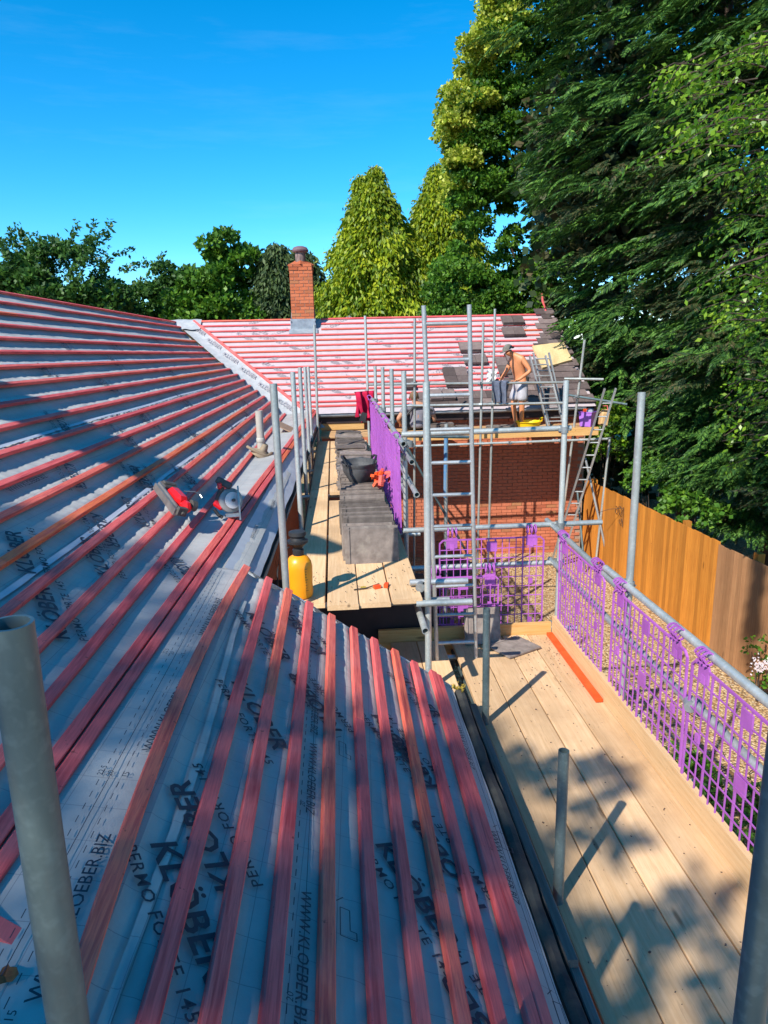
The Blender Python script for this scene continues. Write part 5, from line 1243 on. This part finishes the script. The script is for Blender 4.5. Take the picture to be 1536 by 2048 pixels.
tree('golden_cypress', 'golden green cypress partly behind the big maple, right of its twin', (4.1, 28, GZ), [(conifer_drape(4.2, 28, -1.5, 5.7, 2.6, 3800, .42, 8, pf(3.0)), 'cyp'), (conifer_drape(4.1, 28, 3.8, 6.35, 2.6, 420, .30, 18, pf(.7)), 'cyp')], (4.1, 28, 6), .2)
# golden maple with darker ivy clad lower part
def lerp_t(x, T):
    for (a, b), (c_, d_) in zip(T[:-1], T[1:]):
        if x <= c_: return b+(d_-b)*max(0, (x-a))/(c_-a)
    return T[-1][1]
LEFT = [(-200, 1010), (0, 975), (60, 945), (120, 918), (180, 903), (240, 886), (300, 897), (350, 903), (420, 912), (640, 905)]
def maple_pts(n, y0, y1, w0, w1, gap=False):
    out = []
    while len(out) < n:
        y = random.uniform(y0, y1); x = lerp_t(y, LEFT)+random.uniform(w0, w1)
        if gap and ((x-960)/42)**2+((y-470)/85)**2 < 1 or gap and ((x-1062)/22)**2+((y-450)/70)**2 < 1: continue
        out.append(tuple(at_y(x, y, random.uniform(22.0, 24.2))))
    return np.array(out)
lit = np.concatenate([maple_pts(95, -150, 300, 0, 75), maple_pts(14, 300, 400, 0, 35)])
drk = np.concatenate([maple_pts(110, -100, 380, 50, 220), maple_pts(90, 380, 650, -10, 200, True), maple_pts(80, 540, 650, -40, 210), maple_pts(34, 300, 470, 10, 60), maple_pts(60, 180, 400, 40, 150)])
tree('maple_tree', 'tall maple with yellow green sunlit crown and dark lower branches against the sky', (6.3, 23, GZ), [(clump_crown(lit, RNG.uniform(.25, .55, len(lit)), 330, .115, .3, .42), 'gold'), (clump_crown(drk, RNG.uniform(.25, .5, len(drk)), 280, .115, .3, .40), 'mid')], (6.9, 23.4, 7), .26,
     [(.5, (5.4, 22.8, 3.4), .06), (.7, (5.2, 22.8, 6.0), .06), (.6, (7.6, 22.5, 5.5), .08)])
# leylandii: one frond prototype, many placed in boughs
def frond_proto(k=13, seedv=1):
    rng = np.random.default_rng(seedv); P = []; D = []; S = []; L = []
    for i in range(k):
        t = (i+.5)/k; p = np.array([t, 0, -.32*t*t+.06*t]); w = .42*(1-t)**.7*min(1, t*3+.35)
        for s in (-1, 1):
            d = unit(np.array([.75+.3*t, s*(.85-.45*t), -.30-.25*rng.random()])); P.append(p); D.append(d); S.append(unit(np.cross(d, np.array([0, 0, 1.])+rng.normal(0, .35, 3)))); L.append(max(.12, w)*rng.uniform(.8, 1.2))
            if i % 2: q = p+d*L[-1]*.45; d2 = unit(d+np.array([.5, 0, -.1])+rng.normal(0, .1, 3)); P.append(q); D.append(d2); S.append(unit(np.cross(d2, np.array([0, 0, 1.])+rng.normal(0, .35, 3)))); L.append(L[-1]*.6)
    P, D, S, L = map(np.array, (P, D, S, L)); return quads(P, D, S, L, .027+0*L)
FP = [frond_proto(13, s) for s in (1, 2, 3)]
def place_fronds(O, X, up, sc, rng):
    """O origins (n,3), X outward dirs (n,3), sc lengths"""
    X = unit(X); Yv = unit(np.cross(up, X)); Z = np.cross(X, Yv); out = []
    for f in range(3):
        idx = np.arange(len(O)) % 3 == f
        if not idx.any(): continue
        F = FP[f].reshape(-1, 3); R = np.stack([X[idx], Yv[idx], Z[idx]], 1); out.append((np.einsum('vk,nkj->nvj', F, R)*sc[idx][:, None, None] + O[idx][:, None, :]).reshape(-1, 4, 3))
    return np.concatenate(out)
def leylandii(label, cx, cy, z0, z1, Rf, nb, seedv, amin, amax, sc=.6, mat2=.2):
    rng = np.random.default_rng(seedv); A = []; B = []
    for i in range(nb):
        z = z0+(z1-z0)*rng.random(); a = rng.uniform(amin, amax); R = Rf(z)*rng.choice([rng.uniform(.62, .85), rng.uniform(.85, 1.08)]); o = np.array([cos(a), sin(a), 0.]); L = R*.42; start = np.array([cx, cy, z+.25*R*.3])+o*(R-L)
        n = 17; t = rng.uniform(.05, 1, n)**.7; side = np.array([-o[1], o[0], 0.]); w = rng.normal(0, .32, n)*(1.15-t*.6)
        dr = -.22*t**2*L
        O = start+o*(t*L)[:, None]+side*w[:, None]+np.array([0, 0, 1.])*(dr+rng.normal(0, .06, n))[:, None]
        X = o+side*(w*1.3+rng.normal(0, .45, n))[:, None]+np.array([0, 0, 1.])*(-.05-.25*rng.random(n))[:, None]+rng.normal(0, .22, (n, 3)); up = np.tile(np.array([0, 0, 1.]), (n, 1))+rng.normal(0, .3, (n, 3))
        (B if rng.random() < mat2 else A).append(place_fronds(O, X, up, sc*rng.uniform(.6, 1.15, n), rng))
    t = thing('leylandii_tree', label, 'tree', (cx, cy, GZ)); limbs = [(.2+.1*k, (cx+cos(amin+(amax-amin)*rng.random())*1.8, cy+sin(amin+(amax-amin)*rng.random())*1.8, GZ+(z1-GZ)*(.25+.1*k)), .05) for k in range(6)]
    trunk(t, (cx, cy, GZ), (cx, cy, z1), .22, .08, limbs); leaf_obj('crown', np.concatenate(A), LM['ley'], t)
    if B: leaf_obj('crown_dark_sprays', np.concatenate(B), LM['ley2'], t)  # random boughs in the darker, partly brown spray colours
    return t
R1 = lambda z: 2.35+.22*max(0, min(z+1, 9)) - (1.0 if z < -2.4 else 0)
leylandii('tallest dark green leylandii overhanging the gable end of the cross wing', 8.7, 16.5, -2.6, 12.5, lambda z: 2.75+.27*max(0, min(z+1, 9)), 440, 11, pi*.85, pi*1.65, .60)
leylandii('dark green leylandii behind the far end of the orange fence, beside the roof scaffold', 8.4, 12.6, -3.6, 9.5, lambda z: 2.3+.10*max(0, z+2)*(1 if z > -2 else 0)-(1.1 if z < -3 else 0), 430, 12, pi*.7, pi*1.6, .50)
leylandii('dark green leylandii behind the faded fence panels, at the right frame edge', 8.6, 9.4, -2.6, 7.0, lambda z: 2.3+.08*(z+2), 170, 13, pi*.55, pi*1.45, .45)
leylandii('tall leylandii deeper in the dark row behind the others', 11.2, 14.5, -3.5, 13.0, lambda z: 3.0, 150, 14, pi*.7, pi*1.6, .65, .6)
# dark row of woodland behind (one mass)
cw_ = np.array([[11+RNG.uniform(0, 4), RNG.uniform(4, 24), RNG.uniform(GZ, 15)] for _ in range(420)]); cw_ = np.concatenate([cw_, np.array([[RNG.uniform(7.2, 11), RNG.uniform(19.5, 24), RNG.uniform(GZ, 13)] for _ in range(200)])])
cw_ = np.concatenate([cw_, np.array([tuple(at_y(random.uniform(1110, 1400), random.uniform(180, 560), random.uniform(18.5, 22))) for _ in range(70)])])
w_ = clump_crown(cw_, RNG.uniform(.7, 1.2, len(cw_)), 105, .26, .3, .4)
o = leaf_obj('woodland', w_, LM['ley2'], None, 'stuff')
cw_ = np.array([[RNG.uniform(-26, 30), RNG.uniform(42, 50), RNG.uniform(-5, 2.6)] for _ in range(380)]); o = leaf_obj('hedgerow', clump_crown(cw_, RNG.uniform(.9, 1.4, len(cw_)), 90, .4, .3, .4), LM['dk'], None, 'stuff')
# near broadleaf tree: branches reaching in from the right
bt = thing('broadleaf_tree', 'near broadleaf tree whose leafy bright green branches hang in at the upper right', 'tree', (8.2, 5.5, GZ)); trunk(bt, (8.2, 5.5, GZ), (7.6, 5.8, 4.5), .2, .06, [(.5, (5.6, 7.6, 1.2), .05), (.6, (5.2, 7.2, 2.6), .05), (.75, (4.9, 7.0, 3.6), .04), (.45, (6.0, 8.4, -.6), .04), (.9, (4.6, 7.6, 4.6), .04)])
br = MB(); LV = []
def twig(a, b, k):
    a, b = Vector(a), Vector(b); mid = a.lerp(b, .5)+Vector((random.gauss(0, .06), random.gauss(0, .06), .06)); br.path([a, mid, b], .008, 5, [.010, .006, .003])
    s = RNG.uniform(.15, 1, (k, 1)); A, Mi, B = map(np.array, (a, mid, b)); P = A*(1-s)**2+2*Mi*s*(1-s)+B*s*s+RNG.normal(0, .05, (k, 3)); d = unit(B-A)[None]
    LV.append(rand_leaves(P, np.repeat(d, k, 0)+RNG.normal(0, .5, (k, 3)), .068, .35, .27))
for (px0, py0, px1, py1, Y0, n) in ((1330, 30, 1560, 330, 7.2, 40), (1400, 250, 1580, 700, 7.4, 62), (1290, 130, 1440, 380, 7.8, 20), (1470, 600, 1600, 940, 7.8, 26), (1430, 760, 1560, 840, 8.3, 10)):
    hubs = [(random.uniform(px0, px1), random.uniform(py0, py1)) for _ in range(max(3, n//6))]
    for i in range(n):
        hx_, hy_ = hubs[i % len(hubs)]; x, y = hx_+random.gauss(0, 34), hy_+random.gauss(0, 26); Y = Y0+random.uniform(-.7, .9)
        e = at_y(x, y, Y); s_ = e + Vector((random.uniform(.35, .8), random.uniform(-.2, .3), random.uniform(.0, .30))); twig(s_, e, 34)
br.build('branch', M['bark'], bt, True, kind='stuff'); leaf_obj('crown', np.concatenate(LV), LM['bright'], bt)
# shrubs
def shrub(label, c, r, n, mat, size=.07, nm='shrub', per=60):
    t = thing(nm, label, 'shrub', (c[0], c[1], GZ)); cc = ell_centers(c, r, n, zmin=-.6); leaf_obj('foliage', clump_crown(cc, RNG.uniform(.1, .2, len(cc)), per, size), LM[mat], t)
    m = MB()
    for q in cc[:8]: m.path([(c[0], c[1], GZ-.02), tuple((np.array([c[0], c[1], GZ])+q)/2+np.array([.03, .02, 0])), tuple(q)], .01, 5, [.014, .009, .004])
    m.build('stem', M['bark'], t, True); return t
shrub('bright green shrub rising behind the far end of the fence', (6.25, 13.2, -2.75), (.5, .7, .40), 26, 'mid', .08)
shrub('leafy shrub just over the fence top behind the tall near pole', (6.2, 11.6, -3.0), (.4, .8, .35), 22, 'mid', .10)
shrub('yellow green bush by the tan bag at the end of the far deck', (6.0, 15.3, -2.2), (.5, .6, .9), 30, 'bright', .09)
shrub('dark low plant on the gravel below the walkway guards, nearest the right frame edge', (3.75, 5.4, -4.42), (.40, .5, .22), 18, 'dk', .08)
shrub('small dark plant on the gravel seen through the second purple guard', (3.0, 6.9, -4.50), (.28, .3, .14), 12, 'dk', .06)
shrub('low plant on the gravel seen through the third purple guard', (3.5, 6.2, -4.48), (.3, .35, .16), 12, 'mid', .06)
fl = shrub('white flowering shrub against the fence at the right frame edge', (5.35, 7.95, -4.25), (.16, .25, .42), 6, 'mid', .06, 'flowering_shrub', 34)
wp = simple('white_petal', (.80, .74, .74), (.74, .62, .66), 20, .7, bmp=0); mb = MB()
fc = at_y(1521, 1331, 7.75)
for i in range(90):
    q = fc+Vector((random.gauss(0, .05), random.gauss(0, .05), random.gauss(0, .06)))
    for k in range(4): a = random.uniform(0, 6.3); d = Vector((cos(a), random.uniform(-.6, .2), sin(a)))*.016; e = Vector((-sin(a), 0, cos(a)))*.007; mb.add([q, q+d*.6+e, q+d, q+d*.6-e], [(0, 1, 2, 3)])
mb.build('flower_cluster', wp, fl, kind='stuff')
# thin bare twigs lying on the gravel (uncountable litter)
tw = MB()
for i in range(60):
    x, y = random.uniform(2.3, 4.6), random.uniform(4.6, 9.5); a = random.uniform(0, 3); L = random.uniform(.15, .6); p = Vector((x, y, GZ+.02)); d = Vector((cos(a), sin(a), random.uniform(0, .3)))*L; tw.path([p, p+d*.5+Vector((0, .03, .02)), p+d], .006, 5)
o = tw.build('twig_litter', M['bark'], smooth=True); o['kind'] = 'stuff'

t = thing('red_strap', 'twisted red strap sticking up at the right end of the cross wing ridge', 'strap', (5.35, 18.0, .6))
MB().path([Vector((5.42, 18.0, .55)), Vector((5.36, 18.0, .75)), Vector((5.30, 18.0, .9)), Vector((5.28, 18.0, 1.08))], .025, 6, [.03, .022, .03, .012]).build('strap_body', M['battenx'], t, True)
# ================================================================== tree behind the camera: its crown shades the near roof and boards; added leaning limb casts a band
def proj(p):
    d = p.dot(_f); return 768+1400*p.dot(R_)/d, 1024-1400*p.dot(U_)/d
def lerpc(x, T):
    for (a, b), (c_, d_) in zip(T[:-1], T[1:]):
        if x <= c_: return b+(d_-b)*max(0, (x-a))/(c_-a)
    return T[-1][1]
BND = [(-400, 1000), (0, 1025), (100, 1055), (200, 1085), (300, 1115), (400, 1150), (480, 1200), (560, 1300), (640, 1390), (720, 1430), (800, 1480), (900, 1560), (1000, 1640), (1200, 1700)]
def E2(x, y, cx, cy, rx, ry, rot=0):
    dx, dy = x-cx, y-cy; c_, s_ = cos(rot), sin(rot); return ((dx*c_+dy*s_)/rx)**2+((-dx*s_+dy*c_)/ry)**2
def dens(X, Y, z, roof):
    p = Vector((X, Y, z))
    if Y < .8 or p.dot(_f) < .4: return .42 if roof else .3
    x, y = proj(p)
    if roof:
        d = .42 if y > lerpc(x, BND)+25 else (.25 if y > lerpc(x, BND)-20 else 0)
        if d == 0 and 900 < y and x < 480 and Y < 5.4: d = 0
        for e in ((640, 1440, 60, 30), (790, 1560, 45, 60), (905, 1560, 30, 90, -.2)):
            if E2(x, y, *e) < 1: d = min(d, .25)
        for e in ((985, 1880, 60, 170, -.25), (820, 1990, 90, 70), (640, 2040, 40, 60)):
            if E2(x, y, *e) < 1: d = min(d, .12)
        if E2(x, y, 920, 1500, 40, 110, -.2) < 1 and d == 0: d = .5
        return d
    d = 0
    for (e, v) in (((1070, 1545, 60, 34), .75), ((1200, 1560, 70, 40), .8), ((1180, 1680, 110, 70), .22), ((1395, 1805, 75, 55), .8), ((1290, 1895, 110, 60), .8), ((1215, 1975, 80, 60), .7), ((1440, 1870, 60, 60), .6), ((1330, 2040, 120, 40), .5), ((1130, 1900, 40, 60), .5), ((1480, 1990, 50, 60), .4)):
        if E2(x, y, *e) < 1: d = max(d, v)
    return d
st_ = thing('shade_tree', 'tall broadleaf tree behind the camera that throws dappled shade over the roof', 'tree', (-8.5, -6.5, GZ)); P = []
for i in range(30000):
    X, Y = random.uniform(-5, 1.9), random.uniform(-2.0, 6.2)
    if X < .75: z = surfA(X, Y) if X > -4.6 else -.2; roof = True
    else: z = LZ; roof = False
    nd_ = dens(X, Y, z, roof); nse = mnoise.noise(Vector((X*2.6, Y*2.6, 3)))
    if nd_ > 0 and random.random() < nd_*max(0, min(2.2, 1+(1.0 if roof else 1.7)*nse)):
        P.append(Vector((X, Y, z))+SUN*(random.uniform(18., 24.) if roof else random.uniform(9.5, 12.5)))
for i in range(900): P.append(Vector((.67+random.uniform(-.06, .06), .92+random.uniform(-.06, .06), random.uniform(-2.3, -.5)))+SUN*random.uniform(9.5, 13.))
for i in range(420):
    f_ = at_y(random.gauss(1500, 34), random.gauss(1170, 70), 8.6); f_.x = 5.6; P.append(f_+SUN*random.uniform(14.5, 17))
P = np.array(P); print('shade leaves', len(P))
leaf_obj('crown', rand_leaves(P, np.zeros_like(P), .16, .1, .36), LM['mid'], st_)
q0 = Vector((-3.6, 6.05, .1))+SUN*7.2; q1 = Vector((-1.55, 6.0, -1.0))+SUN*7.2; dq = (q1-q0)
q2 = q0-dq*1.3
trunk(st_, (-8.5, -6.5, GZ), (-10.5, -10, 13), .34, .14, [(.7, (-8.5, -9.5, 11), .12), (.8, (-12.5, -9.0, 12.5), .12), (.55, (-6.2, -5.8, 6.5), .10), (.9, (-11, -12, 14.5), .1)])
l2 = thing('added_shade_trunk', 'unseen leaning trunk left of the camera, added to cast a band of shade on the roof', 'tree', (-12.5, 1.6, GZ))  # out-of-view trunk, added only to throw the dark band across roof A
MB().path([Vector((-12.5, 1.2, GZ)), Vector((-12.0, 1.6, 0)), q2+Vector((-.8, 0, -.3)), q2, q2.lerp(q0, .5), q0, q1-dq*.2, q1, q1+dq*.45, q1+dq*.75], .26, 14, [.34, .32, .30, .28, .275, .27, .265, .26, .22, .10]).build('trunk', M['bark'], l2, True)
